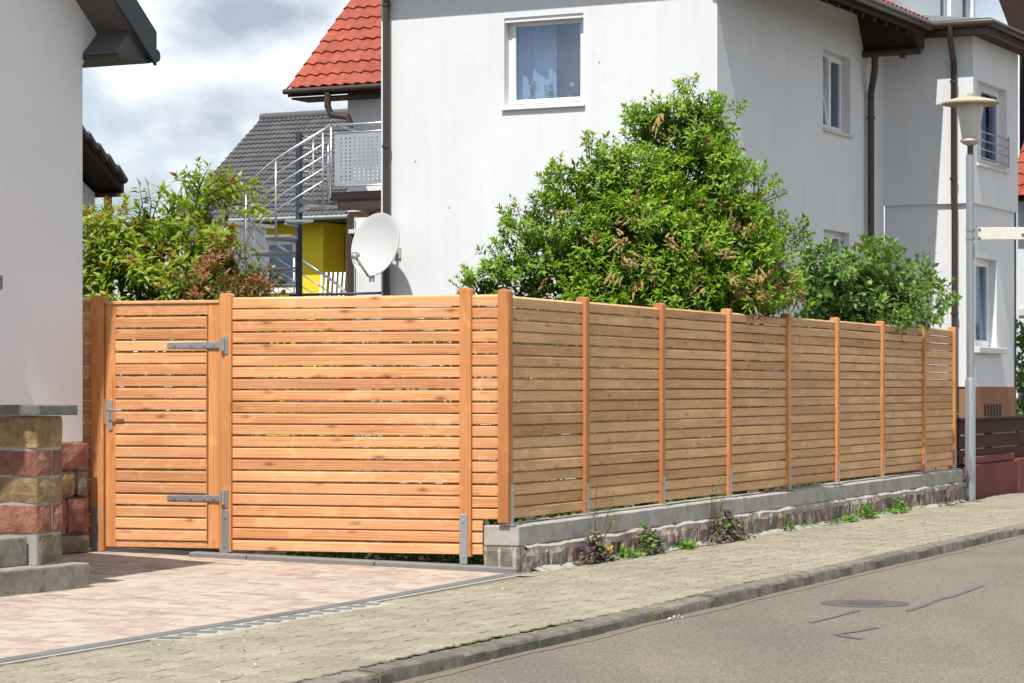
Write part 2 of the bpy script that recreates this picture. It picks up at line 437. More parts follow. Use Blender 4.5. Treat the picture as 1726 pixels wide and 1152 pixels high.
# tiles, pavers, asphalt
t = NT('red_clay_tile', 0.55, 0.35)
c = t.ramp(t.noise(t.coord((1, 1, 1), rand=9), 9, 4, 0.6), [(0.3, (0.24, 0.043, 0.024)), (0.55, (0.315, 0.066, 0.036)), (0.8, (0.38, 0.10, 0.058))])
t.color(t.mix(1.0, c, t.ramp(t.rnd(), [(0, (0.82,) * 3), (1, (1.12,) * 3)]), 'MULTIPLY')); M['red_tile'] = t.m
t = NT('grey_concrete_tile', 0.7, 0.25)
t.color(t.mix(1.0, (0.085, 0.083, 0.088), t.ramp(t.rnd(), [(0, (0.85,) * 3), (1, (1.15,) * 3)]), 'MULTIPLY')); M['grey_tile'] = t.m
t = NT('beige_paver', 0.9, 0.15)
c = t.ramp(t.noise(t.world((1, 1, 1)), 40, 5, 0.75), [(0.28, (0.18, 0.158, 0.115)), (0.5, (0.292, 0.258, 0.205)), (0.75, (0.39, 0.348, 0.285))])
c = t.mix(1.0, c, t.ramp(t.rnd(), [(0, (0.88, 0.88, 0.86)), (1, (1.1, 1.1, 1.09))]), 'MULTIPLY')
c = t.mix(1.0, c, t.ramp(t.noise(t.world((1, 1, 1)), 0.9, 4, 0.6), [(0.3, (0.86, 0.86, 0.83)), (0.7, (1.06, 1.06, 1.05))]), 'MULTIPLY')
t.color(c).bump(t.noise(t.world((1, 1, 1)), 90, 3, 0.7), 0.4, 0.006); M['paver'] = t.m
t = NT('mixed_rose_paver', 0.88, 0.15)
c = t.ramp(t.rnd(), [(0.0, (0.400, 0.329, 0.274)), (0.22, (0.373, 0.287, 0.244)), (0.42, (0.341, 0.258, 0.225)), (0.56, (0.411, 0.347, 0.287)), (0.72, (0.307, 0.225, 0.200)), (0.84, (0.362, 0.273, 0.236)), (0.94, (0.421, 0.364, 0.304))], 'CONSTANT')
sh = t.noise(t.world((1, 1, 1)), 7, 3, 0.6)
c = t.mix(t.ramp(sh, [(0.42, 0.0), (0.62, 0.55)]), c, (0.50, 0.42, 0.33))
c = t.mix(1.0, c, t.ramp(t.noise(t.world((1, 1, 1)), 70, 4, 0.7), [(0.3, (0.86,) * 3), (0.7, (1.08,) * 3)]), 'MULTIPLY')
t.color(c).bump(t.noise(t.world((1, 1, 1)), 100, 3, 0.7), 0.3, 0.004); M['rose'] = t.m
M['paver_alt'] = M['paver'].copy(); M['paver_alt'].name = 'beige_paver_alternate'  # copy for every other paver row, matching ramp scaled darker
for nd in M['paver_alt'].node_tree.nodes:
    if nd.type == 'VALTORGB' and abs(nd.color_ramp.elements[-1].color[0] - 0.40) < 0.01:
        for e in nd.color_ramp.elements: e.color = (e.color[0] * 0.92, e.color[1] * 0.915, e.color[2] * 0.90, 1)
M['dark_paver'] = simple('anthracite_paver', (0.15, 0.15, 0.15), 0.85, 0.2, 0, 0.2, 20, 0.3, rand=0.12)
t = NT('old_asphalt', 0.9, 0.2)
sp = t.noise(t.world((1, 0.7, 1)), 62, 4, 0.9)
c = t.ramp(sp, [(0.34, (0.095, 0.082, 0.062)), (0.47, (0.165, 0.143, 0.111)), (0.54, (0.194, 0.169, 0.132)), (0.68, (0.36, 0.32, 0.26))])
c = t.mix(1.0, c, t.ramp(t.noise(t.world((1, 0.6, 1)), 0.7, 5, 0.6), [(0.3, (0.84,) * 3), (0.7, (1.08, 1.07, 1.06))]), 'MULTIPLY')
rd_ = t.n('ShaderNodeMapping'); gg_ = t.n('ShaderNodeNewGeometry'); t.l(gg_.outputs['Position'], rd_.inputs[0]); rd_.inputs['Rotation'].default_value = (0, 0, R(23.3)); rd_.inputs['Scale'].default_value = (1.1, 0.05, 1)
c = t.mix(1.0, c, t.ramp(t.noise(rd_.outputs[0], 1.0, 3, 0.5), [(0.35, (0.90, 0.90, 0.90)), (0.65, (1.06, 1.055, 1.05))]), 'MULTIPLY')
t.color(c).bump(sp, 0.5, 0.008); M['asphalt'] = t.m
M['patch'] = simple('asphalt_patch', (0.105, 0.10, 0.093), 0.9, 0.2, 0, 0.25, 40, 0.4)

M['leaf_big'] = leafmat('laurel_leaf', [(0.0, (0.036, 0.075, 0.009)), (0.35, (0.10, 0.20, 0.015)), (0.7, (0.20, 0.345, 0.022)), (1.0, (0.30, 0.44, 0.04))], 0.30, 0.42, 0.30)
M['leaf_shrub'] = leafmat('broad_shrub_leaf', [(0.0, (0.055, 0.11, 0.025)), (0.5, (0.115, 0.215, 0.042)), (1.0, (0.19, 0.31, 0.06))], 0.30, 0.45, 0.4)
M['leaf_cherry'] = leafmat('yellow_green_leaf', [(0.0, (0.06, 0.095, 0.009)), (0.4, (0.18, 0.27, 0.018)), (0.86, (0.33, 0.40, 0.028)), (0.92, (0.30, 0.17, 0.03)), (1.0, (0.32, 0.12, 0.04))], 0.38, 0.4, 0.4)
M['leaf_red'] = leafmat('reddish_leaf', [(0.0, (0.05, 0.085, 0.012)), (0.42, (0.14, 0.185, 0.025)), (0.60, (0.28, 0.13, 0.05)), (0.85, (0.36, 0.13, 0.075)), (1.0, (0.40, 0.20, 0.10))], 0.3, 0.4, 0.4)
M['leaf_purple'] = leafmat('purple_leaf', [(0.0, (0.04, 0.025, 0.028)), (0.6, (0.095, 0.055, 0.06)), (0.9, (0.17, 0.10, 0.095)), (1.0, (0.24, 0.16, 0.14))], 0.15, 0.5, 0.3)
M['leaf_weed'] = leafmat('weed_leaf', [(0.0, (0.045, 0.11, 0.02)), (0.6, (0.10, 0.22, 0.03)), (1.0, (0.22, 0.30, 0.04))], 0.3, 0.5, 0.3)
M['leaf_yellow'] = leafmat('yellow_flower', [(0.0, (0.45, 0.33, 0.02)), (1.0, (0.60, 0.48, 0.05))], 0.2, 0.6, 0.2)
M['panicle'] = simple('dry_flower_panicle', (0.44, 0.31, 0.13), 0.95, 0.05, 0, 0.5, 60.0, 0.8)
M['petal'] = simple('fallen_petals', (0.62, 0.58, 0.42), 0.8, 0.2, 0, 0.2, 30)

# ------------------------------------------------------------------ ground, road, pavement, driveway
ROAD_Z = -0.085
def sheet(name, pts, mat, kind='structure'):
    mb = MB(); mb.add(pts, [tuple(range(len(pts)))])
    me = mb.mesh(name, mat)
    if me.polygons[0].normal.z < 0: me.flip_normals()
    o = link(name, me); o['kind'] = kind
    return o
sheet('ground', [(-400, -200, -0.16), (400, -200, -0.16), (400, 600, -0.16), (-400, 600, -0.16)], M['soil'])
sheet('road', [ST.P(-60, 2.06, ROAD_Z), ST.P(-60, 9.5, ROAD_Z), ST.P(160, 9.5, ROAD_Z), ST.P(160, 2.06, ROAD_Z)], M['asphalt'])
sheet('garden_soil', [ST.P(0.12, -0.2, 0.0), ST.P(60, -0.2, 0.0), ST.P(60, -50, 0.0), ST.P(6, -50, 0.0), FR.P(-6, -0.12, 0.0), FR.P(-0.2, -0.12, 0.0)], M['soil'])
mb = MB(); mb.box(ST, -30, 160, 9.5, 14, -0.2, 0.02); o = mb.obj('far_pavement', M['paver']); o['kind'] = 'structure'

def gz(d):
    return 0.028 * max(0.0, 0.1 - d)
side = link('pavement', (lambda mb: mb.mesh('pavement', M['sand']))(MB().box(ST, -24, 70, 0.04, 1.985, -0.15, -0.012))); side['kind'] = 'structure'
def bone(a, b1, b2, h=0.03, inset=0.005, name='paver'):
    o = [(-a, -b2), (-a * 0.45, -b2), (-a * 0.25, -b1), (a * 0.25, -b1), (a * 0.45, -b2), (a, -b2)]
    o = o + [(-x, -y) for x, y in o]
    n = len(o); mb = MB()
    top = [(x - math.copysign(inset, x), y - math.copysign(inset, y), 0) for x, y in o]
    mid = [(x - math.copysign(0.0022, x), y - math.copysign(0.0026, y), -0.007) for x, y in o]
    mb.add(top + mid, [tuple(range(n))] + [(i, (i + 1) % n, n + (i + 1) % n, n + i) for i in range(n)])
    return mb.mesh(name, M['paver'])
pm = [bone(0.1, 0.072, 0.093), bone(0.1, 0.072, 0.093)]
pm[1].materials[0] = M['paver_alt']
items = []
u = -9.6; row = 0
while u < 34:
    c0 = 0.30 if u < -0.35 else 0.16
    k = 0; d = 0.0825 + 0.13
    while d < 1.93:
        if d >= c0 + 0.03 and not (-5.6 < u < -2.85 and d < 0.47):
            uu = u + (0.1 if k % 2 else 0.0)
            s = 1 if row % 2 else -1
            m = Matrix((Vector((ST.u[0], ST.u[1], 0)), Vector((-ST.v[0], -ST.v[1], 0)), Vector((0, 0, 1)))).transposed().to_4x4()
            m = m @ Matrix.Rotation(R(s * 1.2 + rng.gauss(0, 0.25)), 4, 'Y') @ Matrix.Rotation(rng.gauss(0, 0.008), 4, 'X')
            m.translation = ST.P(uu, d, rng.gauss(0, 0.0012) + 0.006 * math.sin(u * 1.3 + d))
            items.append((pm[(row + k * 0) % 2], m))
        d += 0.165; k += 1
    u += 0.2; row += 1
items.sort(key=lambda it: it[1].translation.y)
for it in items[:290]: link('paver', it[0], it[1], side)
for q_ in (0, 1): pieces(side, 'paver', [it for it in items[290:] if it[0] is pm[q_]], 'paver_field', 0)

drive = link('driveway', (lambda mb: mb.mesh('driveway', M['sand']))(
    MB().hexa([ST.P(-12, -4.6, -0.2), ST.P(-12, 0.12, -0.2), ST.P(0.1, 0.12, -0.2), ST.P(0.1, -4.6, -0.2),
               ST.P(-12, -4.6, gz(-4.6) - 0.01), ST.P(-12, 0.12, gz(0.1) - 0.01), ST.P(0.1, 0.12, gz(0.1) - 0.01), ST.P(0.1, -4.6, gz(-4.6) - 0.01)])))
drive['kind'] = 'structure'
def slab(lx, ly, mat, name='paver', inset=0.005):
    mb = MB(); a, b = lx / 2 - 0.0015, ly / 2 - 0.0015
    o = [(-a, -b), (a, -b), (a, b), (-a, b)]
    mb.add([(x - math.copysign(inset, x), y - math.copysign(inset, y), 0) for x, y in o] + [(x, y, -0.007) for x, y in o],
           [(0, 1, 2, 3)] + [(i, (i + 1) % 4, 4 + (i + 1) % 4, 4 + i) for i in range(4)])
    return mb.mesh(name, mat)
lens = [0.14, 0.21, 0.28]
sm = {l: slab(0.145, l, M['rose']) for l in lens}
sl = Vector((ST.v[0], ST.v[1], -0.028)).normalized()
U3 = Vector((ST.u[0], ST.u[1], 0))
def drive_m(u, d, rot=0.0):
    Y3 = -sl; Z3 = U3.cross(Y3).normalized()
    if d > 0.1: Y3 = Vector((-ST.v[0], -ST.v[1], 0)); Z3 = Vector((0, 0, 1))
    m = Matrix((U3, Y3, Z3)).transposed().to_4x4() @ Matrix.Rotation(rot, 4, 'Z')
    m.translation = ST.P(u, d, gz(d) + rng.gauss(0, 0.0007))
    return m
def strip_d(u):
    return 0.165 if u < -2.9 else 0.165 - 0.10 * (u + 2.9) / 2.7
items = []
u = -9.5
while u < 0.45:
    d = strip_d(u) - 0.062
    while d > -3.55:
        l = rng.choice(lens)
        d2 = d - l
        # stays in front of the fence line and the edging stones
        lim = -0.03 - 0.113 * abs(d2) + 0.02
        if u + 0.07 < -0.18 + 0.113 * abs(min(0, d2)) * 1.0 + 0.0:
            items.append((sm[l], drive_m(u, (d + d2) / 2)))
        d = d2
    u += 0.145
pieces(drive, 'paver', items, 'paver_field', 290)
# border course of dark pavers with a row of cut cross pavers
bord = empty('paver_border', ST.P(-4, 0.17, 0), None, None); bord['kind'] = 'structure'
dm = slab(0.2, 0.105, M['dark_paver'])
u = -9.4
while u < -0.05:
    m = drive_m(u + 0.1, strip_d(u + 0.1), 0.0 if u < -2.9 else 0.037)
    m.translation.z = 0.004
    link('dark_paver', dm, m, bord); u += 0.2
cm = [slab(0.10, l, M['dark_paver']) for l in (0.13, 0.11, 0.15)]
MB().box(ST, -9.5, -2.9, 0.21, 0.25, -0.03, -0.003).obj('mortar_bed', M['pale_mortar'], bord)
MB().box(ST, -5.6, -2.85, 0.2505, 0.47, -0.03, -0.0035).obj('mortar_bed', M['pale_mortar'], bord)
mb = MB(); mb.hexa([ST.P(-2.89, 0.21, -.03), ST.P(-2.89, 0.25, -.03), ST.P(0, 0.15, -.03), ST.P(0, 0.1, -.03), ST.P(-2.89, 0.21, -.003), ST.P(-2.89, 0.25, -.003), ST.P(0, 0.15, -.003), ST.P(0, 0.1, -.003)]); mb.obj('mortar_bed', M['pale_mortar'], bord)
u = -5.5
while u < -2.95:
    m = drive_m(u, strip_d(u) + 0.145 + rng.uniform(-0.008, 0.008), 0.28 + rng.uniform(-0.12, 0.12))
    m.translation.z = 0.002
    link('cross_paver', rng.choice(cm), m, bord); u += 0.19

# kerb stones
kerb = empty('kerb', ST.P(0, 2.05, ROAD_Z), None, None); kerb['kind'] = 'structure'
def kerb_mesh(top, ln):
    mb = MB()
    prof = [(0, -0.2), (0, top), (0.095, top - 0.003), (0.114, top - 0.010), (0.123, top - 0.026), (0.130, -0.2)]
    n = 5
    for i in range(n + 1):
        x = -ln / 2 + ln * i / n
        for y, z in prof: mb.v.append((x, -y + rng.gauss(0, 0.002), z + (rng.gauss(0, 0.002) if z > -0.1 else 0))); mb.a.append(0)
    k = len(prof)
    mb.f += [(i * k + j, i * k + j + 1, (i + 1) * k + j + 1, (i + 1) * k + j) for i in range(n) for j in range(k - 1)]
    mb.f += [tuple(range(k)), tuple(range(n * k, n * k + k))]
    return mb.mesh('kerb_stone', M['kerb'], smooth=28)
kms = [[kerb_mesh(t_, 0.99) for _ in range(3)] for t_ in (-0.006, 0.012)]
u = -10.55 - 1.0
while u < 34:
    hi = u + 0.5 > -1.6
    m = Matrix((U3, Vector((-ST.v[0], -ST.v[1], 0)), Vector((0, 0, 1)))).transposed().to_4x4()
    m.translation = ST.P(u + 0.5, 1.985 + rng.gauss(0, 0.004), rng.gauss(0, 0.002))
    link('kerb_stone', rng.choice(kms[1 if hi else 0]), m, kerb); u += 1.0

# grey edging stones at the foot of the front fence
edge = empty('edging', FR.P(-1.2, 0.06, 0), None, None); edge['kind'] = 'structure'
us = [-2.56, -1.95, -0.98, 0.07]
us = [-2.58, -2.10, -1.06, -0.02 + 0.085]
for a, b in zip(us[:-1], us[1:]):
    pa, pb = [FR.P(x, 0.1, 0) for x in (a, b)]
    za, zb = [0.028 * 0.99 * abs(min(0, x)) + 0.040 for x in (a, b)]
    mb = MB(); e0, e1 = -0.04, 0.125
    A = [FR.P(a + 0.003, e0, -0.1), FR.P(b - 0.003, e0, -0.1), FR.P(b - 0.003, e1, -0.1), FR.P(a + 0.003, e1, -0.1),
         FR.P(a + 0.003, e0, za), FR.P(b - 0.003, e0, zb), FR.P(b - 0.003, e1, zb), FR.P(a + 0.003, e1, za)]
    mb.hexa(A).obj('edging_stone', M['edging'], edge, bevel=0.008)

# cover and patches in the road
c = ST.P(0, 0, 0); mc = pt(1458, 1018, 5949 * (1.352 + 0.085) / 1.352 / (1018 - HZ)); mc.z = ROAD_Z
mh = empty('manhole_cover', mc, 'round iron manhole cover in the road, in a round grey patch', 'manhole cover')
MB().lathe(mc, [(0.30, -0.02), (0.30, 0.004)], 40).obj('asphalt_patch', M['patch'], mh)
MB().lathe(mc, [(0.125, -0.01), (0.125, 0.008), (0.112, 0.010), (0.108, 0.007), (0.0005, 0.007)], 32).obj('iron_lid', M['iron'], mh)
mb = MB()
for i in range(-2, 3):
    for j in range(-2, 3):
        if i * i + j * j < 7:
            x, y = mc.x + i * 0.035, mc.y + j * 0.035
            mb.add([(x - .011, y - .011, mc.z + .0075), (x + .011, y - .011, mc.z + .0075), (x + .011, y + .011, mc.z + .0075), (x - .011, y + .011, mc.z + .0075),
                    (x - .008, y - .008, mc.z + .012), (x + .008, y - .008, mc.z + .012), (x + .008, y + .008, mc.z + .012), (x - .008, y + .008, mc.z + .012)],
                   [(4, 5, 6, 7), (0, 1, 5, 4), (1, 2, 6, 5), (2, 3, 7, 6), (3, 0, 4, 7)])
mb.obj('lid_studs', M['iron'], mh)
def road_pt(px, py):
    Y = (CAM_H - ROAD_Z) * F_PX / (py - HZ); return Vector(((px - CX) / F_PX * Y, Y, ROAD_Z + 0.004))
def ribbon(name, pts, w):
    pts = [road_pt(*p) for p in pts]; vs = []
    for i, p in enumerate(pts):
        t_ = (pts[min(i + 1, len(pts) - 1)] - pts[max(i - 1, 0)]).normalized(); n_ = Vector((-t_.y, t_.x, 0))
        ww = w * rng.uniform(0.6, 1.1)
        vs += [p + n_ * ww, p - n_ * ww]
    mb = MB(); mb.add(vs, [(2 * i, 2 * i + 1, 2 * i + 3, 2 * i + 2) for i in range(len(pts) - 1)])
    o = mb.obj(name, M['tar']); o['kind'] = 'structure'; return o
ribbon('tar_seam', [(1366, 1051), (1385, 1046), (1408, 1041), (1430, 1034), (1448, 1030)], 0.02)
ribbon('tar_seam', [(1530, 1031), (1556, 1022), (1585, 1011), (1610, 1005), (1640, 994), (1657, 988)], 0.022)
ribbon('tar_seam', [(1412, 1070), (1440, 1066), (1478, 1059)], 0.022)
ribbon('tar_seam', [(1412, 1070), (1430, 1075), (1452, 1078)], 0.03)

# ------------------------------------------------------------------ larch fences
def slat_mesh(L, h, th=0.030, name='slat', mat='larch', c=0.004, s=0.0062):
    y0, y1 = 0.0, th
    prof = [(y0 + c, -h / 2 - s), (y0, -h / 2 - s + c), (y0, h / 2 - s - c), (y0 + c, h / 2 - s), (y1, h / 2 + s), (y1, -h / 2 + s)]
    n = len(prof); mb = MB(); x0, x1 = -L / 2, L / 2
    mb.add([(x0, y, z) for y, z in prof] + [(x1, y, z) for y, z in prof],
           [tuple(range(n))[::-1], tuple(range(n, 2 * n))] + [(i, (i + 1) % n, n + (i + 1) % n, n + i) for i in range(n)])
    return mb.mesh(name, M[mat])
def post_mesh(wd, dp, H, name='post', mat='larch_post'):
    # x across, y back, z up, rounded head
    prof = [(-wd / 2, 0), (wd / 2, 0)]
    r = 0.024; k = 5
    for i in range(k + 1):
        a = math.pi / 2 * i / k; prof.append((wd / 2 - r + r * math.cos(a), H - r + r * math.sin(a)))
    for i in range(k + 1):
        a = math.pi / 2 + math.pi / 2 * i / k; prof.append((-wd / 2 + r + r * math.cos(a), H - r + r * math.sin(a)))
    mb = MB(); mb.prism([(x, 0, z) for x, z in prof], (0, dp, 0))
    return mb.mesh(name, M[mat], bevel=0.006, seg=2, smooth=35)
def post_shoe(parent, fr, u, v, z0, h, wd=0.06, foot=True):
    mb = MB(); mb.box(fr, u - wd / 2, u + wd / 2, v, v + 0.005, z0, z0 + h)
    ch = mb.obj('post_shoe', M['galv'], parent, bevel=0.002)
    for zz in (0.06, h - 0.05):
        p = fr.P(u, v + 0.005, z0 + zz); q = fr.P(u, v + 0.013, z0 + zz)
        MB().tube([p, q], 0.012, 6).obj('bolt', M['galv'], ch)
    return ch
def jit(m, a=0.0011, zz=0.0014):
    return m @ Matrix.Translation((0, rng.gauss(0, 0.0012), rng.gauss(0, zz))) @ Matrix.Rotation(rng.gauss(0, a), 4, 'Y')

G_F = 'sections of the larch slat fence'
FZ0, FZ1, NF = 0.125, 2.08, 22
pitch = (FZ1 - FZ0) / NF
uA0, uA1 = FR.at(372), FR.at(392)      # gate hinge post
uB0, uB1 = FR.at(776), FR.at(796)      # post before the narrow panel
uC0, uC1 = FR.at(155.5), FR.at(177)    # gate lock post
uE = FR.at(838); uE2 = FR.at(813.5)
f1 = empty('wooden_fence', FR.P((uA0 + uB1) / 2, 0, 0), 'bright orange larch slat fence panel between the gate and the street corner, facing the viewer', 'fence', G_F)
m_ = slat_mesh(uB0 - uA1 + 0.03, pitch * 0.822)
for i in range(NF):
    link('slat', m_, jit(FR.M((uA1 + uB0) / 2, 0, FZ0 + pitch * (i + 0.5))), f1)
m1 = slat_mesh(uE - uB1 + 0.03, pitch * 0.822); m2 = slat_mesh(uE2 - uB1 + 0.015, pitch * 0.822)
for i in range(NF):
    if i < 3: link('slat', m2, jit(FR.M((uB1 + uE2) / 2 - 0.0075, 0, FZ0 + pitch * (i + 0.5))), f1)
    else: link('slat', m1, jit(FR.M((uB1 + uE) / 2, 0, FZ0 + pitch * (i + 0.5))), f1)
pmA = post_mesh(uA1 - uA0, 0.09, 2.02 - 0.02)
pmB = post_mesh(uB1 - uB0, 0.09, 2.02)
pmC = post_mesh(uC1 - uC0, 0.09, 2.0)
for pm_, ua, ub, z0 in ((pmA, uA0, uA1, 0.11), (pmB, uB0, uB1, 0.11)):
    link('post', pm_, FR.M((ua + ub) / 2, 0.03, z0), f1)
post_shoe(f1, FR, (uA0 + uA1) / 2, 0.03, 0.10, 0.335)
post_shoe(f1, FR, (uB0 + uB1) / 2 - 0.012, 0.03, 0.055, 0.375)
# nailing battens behind the panel
for x in (uA1 + 0.05, uB0 - 0.05, (uA1 + uB0) / 2):
    MB().box(FR, x - 0.03, x + 0.03, -0.065, -0.031, 0.14, 2.05).obj('batten', M['larch_post'], f1)

f3 = empty('wooden_fence', FR.P(uC0 - 0.4, 0, 0), 'narrow strip of slat fence between the white house corner and the gate post', 'fence', G_F)
m3 = slat_mesh(0.95, pitch * 0.822)
for i in range(NF):
    link('slat', m3, jit(FR.M(uC0 - 0.46, 0, FZ0 + pitch * (i + 0.5))), f3)
link('post', pmC, FR.M((uC0 + uC1) / 2, 0.03, 0.10), f3)
post_shoe(f3, FR, (uC0 + uC1) / 2 - 0.015, 0.03, 0.10, 0.345)

f2 = empty('wooden_fence', ST.P(6.9, -0.05, 0.35), 'long browner larch slat fence along the pavement, on the low stone wall', 'fence', G_F)
pp = [0.0] + [ST.at(p, 0.0) for p in (991, 1119.5, 1232, 1331.5, 1414, 1490, 1560)] + [ST.at(1611, 0.0)]
SZ0, SZ1, NS = 0.395, 2.068, 19
ps = (SZ1 - SZ0) / NS
lift = lambda u: 0.0032 * u
sp = post_mesh(0.088, 0.088, SZ1 + 0.035 - 0.372, mat='larch_post')
def st_m(u, v, z):     # x along the street, y into the garden
    return ST.M(u, v, z)
cm_ = Matrix((Vector((-ST.v[0], -ST.v[1], 0)) * -1, Vector((ST.u[0], ST.u[1], 0)), Vector((0, 0, 1)))).transposed().to_4x4()
# corner post: broad face towards the viewer
c_m = cm_.copy(); c_m.translation = ST.P(-0.09, -0.045, 0.372)
link('post', post_mesh(0.09, 0.09, SZ1 + 0.045 - 0.372), c_m, f2)
for i in range(8):
    a, b = pp[i], pp[i + 1]
    L = b - a - (0.044 if i else 0.0) - 0.044
    mid = (a + (0.044 if i else 0.0) + b - 0.044) / 2
    mm = slat_mesh(L + 0.012, ps * 0.83, mat='larch_grey')
    for r in range(NS):
        link('slat', mm, jit(ST.M(mid, -0.028, SZ0 + ps * (r + 0.5) + lift(mid)), 0.0009), f2)
    m = cm_.copy(); m.translation = ST.P(b - 0.044, -0.044, 0.372 + lift(b))
    link('post', sp, m, f2)
    post_shoe(f2, ST, b - 0.005, 0.0, 0.352 + lift(b), 0.26 + rng.uniform(-0.01, 0.01), 0.05)
post_shoe(f2, ST, -0.02, 0.0, 0.352, 0.305, 0.05)
for b in pp:
    o_ = MB().box(ST, b - 0.06, b + 0.06, -0.03, 0.05, 0.3505 + lift(b), 0.357 + lift(b)).obj('foot_plate', M['galv'], f2)

# ------------------------------------------------------------------ gate
g = empty('garden_gate', FR.P((uC1 + uA0) / 2, 0, 0.13), 'larch slat garden gate with lever handle and two galvanised strap hinges', 'gate')
ga, gb = uC1 + 0.008, uA0 - 0.006
gz0, gz1 = 0.135, 2.03
sl_, sr_ = FR.at(196.5), FR.at(351)
lm = lambda a, b, z0, z1, v=0.012: MB().box(FR, a, b, v - 0.04, v, z0, z1)
lm(ga, sl_ - 0.004, gz0, gz1).obj('stile', M['larch_post'], g, bevel=0.004)
lm(sr_ + 0.004, gb, gz0, gz1).obj('stile', M['larch_post'], g, bevel=0.004)
lm(sl_ - 0.001, sr_ + 0.001, 1.945, gz1 - 0.001, 0.010).obj('top_rail', M['larch'], g, bevel=0.004)
lm(sl_ - 0.001, sr_ + 0.001, gz0 + 0.001, 0.185, 0.010).obj('bottom_rail', M['larch'], g, bevel=0.004)
MB().box(FR, ga, gb, -0.04, 0.022, gz1 + 0.001, gz1 + 0.028).obj('top_cap', M['larch_grey'], g, bevel=0.006)
NG = 19; pg = (1.94 - 0.19) / NG
gm = slat_mesh(sr_ - sl_, pg * 0.818)
for i in range(NG):
    link('slat', gm, jit(FR.M((sl_ + sr_) / 2, 0.020, 0.19 + pg * (i + 0.5))), g)
MB().box(FR, sr_ - 0.008, sr_ + 0.001, 0.0, 0.022, 0.19, 1.94).obj('edge_bead', M['larch_post'], g)
for zc in (1.352 - (582 - 660) * 20.2 / 4400, 1.352 - (840 - 660) * 20.2 / 4400):
    a, b = FR.at(284), FR.at(379)
    mb = MB()
    mb.hexa([FR.P(a, 0.0215, zc - 0.020), FR.P(b, 0.0215, zc - 0.026), FR.P(b, 0.0275, zc - 0.026), FR.P(a, 0.0275, zc - 0.020),
             FR.P(a, 0.0215, zc + 0.020), FR.P(b, 0.0215, zc + 0.026), FR.P(b, 0.0275, zc + 0.026), FR.P(a, 0.0275, zc + 0.020)])
    h = mb.obj('strap_hinge', M['galv'], g, bevel=0.002)
    for k in (0.06, 0.2, 0.31, 0.39):
        MB().tube([FR.P(a + k, 0.0275, zc), FR.P(a + k, 0.034, zc)], 0.012, 8).obj('bolt', M['galv'], h)
    MB().tube([FR.P(b, 0.044, zc - 0.045), FR.P(b, 0.044, zc + 0.055)], 0.017, 10).obj('hinge_pin', M['galv'], h)
    MB().box(FR, b + 0.004, b + 0.04, 0.0315, 0.038, zc - 0.07, zc + 0.07).obj('hinge_plate', M['galv'], h, bevel=0.002)
hx = FR.at(187.5); hz = 1.352 - (692 - 660) * 20.45 / 4400
mb = MB()
pl = [(0.018 * math.cos(a), 0.018 * math.sin(a)) for a in [math.pi * i / 8 for i in range(9)]]
poly = [FR.P(hx + x, 0.0125, hz + 0.068 + z) for x, z in pl] + [FR.P(hx - x, 0.0125, hz - 0.142 - z) for x, z in pl]
hd = mb.prism(poly, Vector((FR.v[0], FR.v[1], 0)) * 0.009).obj('handle_plate', M['steel'], g, bevel=0.002)
MB().tube([FR.P(hx, 0.02, hz), FR.P(hx, 0.062, hz), FR.P(hx + 0.012, 0.07, hz), FR.P(hx + 0.12, 0.068, hz)], 0.0095, 10).obj('lever', M['steel'], hd, smooth=40)
MB().tube([FR.P(hx, 0.0215, hz - 0.085), FR.P(hx, 0.024, hz - 0.085)], 0.009, 10).obj('keyhole', M['iron'], hd)
MB().box(FR, ga - 0.012, ga + 0.012, 0.0125, 0.016, hz - 0.11, hz + 0.09).obj('lock_plate', M['steel'], g)

# ------------------------------------------------------------------ low stone wall under the fence
lw = empty('stone_wall', ST.P(7, 0, 0), 'low wall of rough grey and reddish stones with a concrete coping, below the fence', 'wall')
cz0 = 0.205
cuts = [(-0.055, 5.22), (5.225, 5.40), (5.405, 9.6), (9.605, 13.92)]
for i, (a, b) in enumerate(cuts):
    ins = 0.0 if i != 1 else 0.004
    hi = 0.0 if i < 2 else -0.006
    P8 = [ST.P(a, -0.22, cz0 - 0.01 + lift(a)), ST.P(b, -0.22, cz0 - 0.01 + lift(b)), ST.P(b, 0.068 + ins, cz0 - 0.01 + lift(b)), ST.P(a, 0.068 + ins, cz0 - 0.01 + lift(a)),
          ST.P(a, -0.22, 0.35 + lift(a) + hi), ST.P(b, -0.22, 0.35 + lift(b) + hi), ST.P(b, 0.068 + ins, 0.35 + lift(b) + hi), ST.P(a, 0.068 + ins, 0.35 + lift(a) + hi)]
    MB().hexa(P8).obj('coping', M['concrete'] if i != 1 else M['mortar'], lw, bevel=0.01)
MB().box(ST, 0.02, 13.9, -0.2, 0.05, -0.05, cz0 - 0.011).obj('wall_core', M['mortar'], lw)
EF = Fr(tuple(ST.P(-0.055, 0, 0)[:2]), math.degrees(math.atan(0.4305)) + 90, 1)    # end face, v towards the viewer
mb = MB(); mb.stone(EF, -0.215, 0.075, -0.1, 0.012, -0.02, 0.193, 0.014, 6, seed=4)
mb.obj('stone', M['wall_grey'], lw)
u = 0.0; k = 0
rs = random.Random(21)
seq = 'gggrgrgrggrrgrgmrggrgrgrgrrgrggrgmgrggrgrrgrgggrgrggrgrgrg'
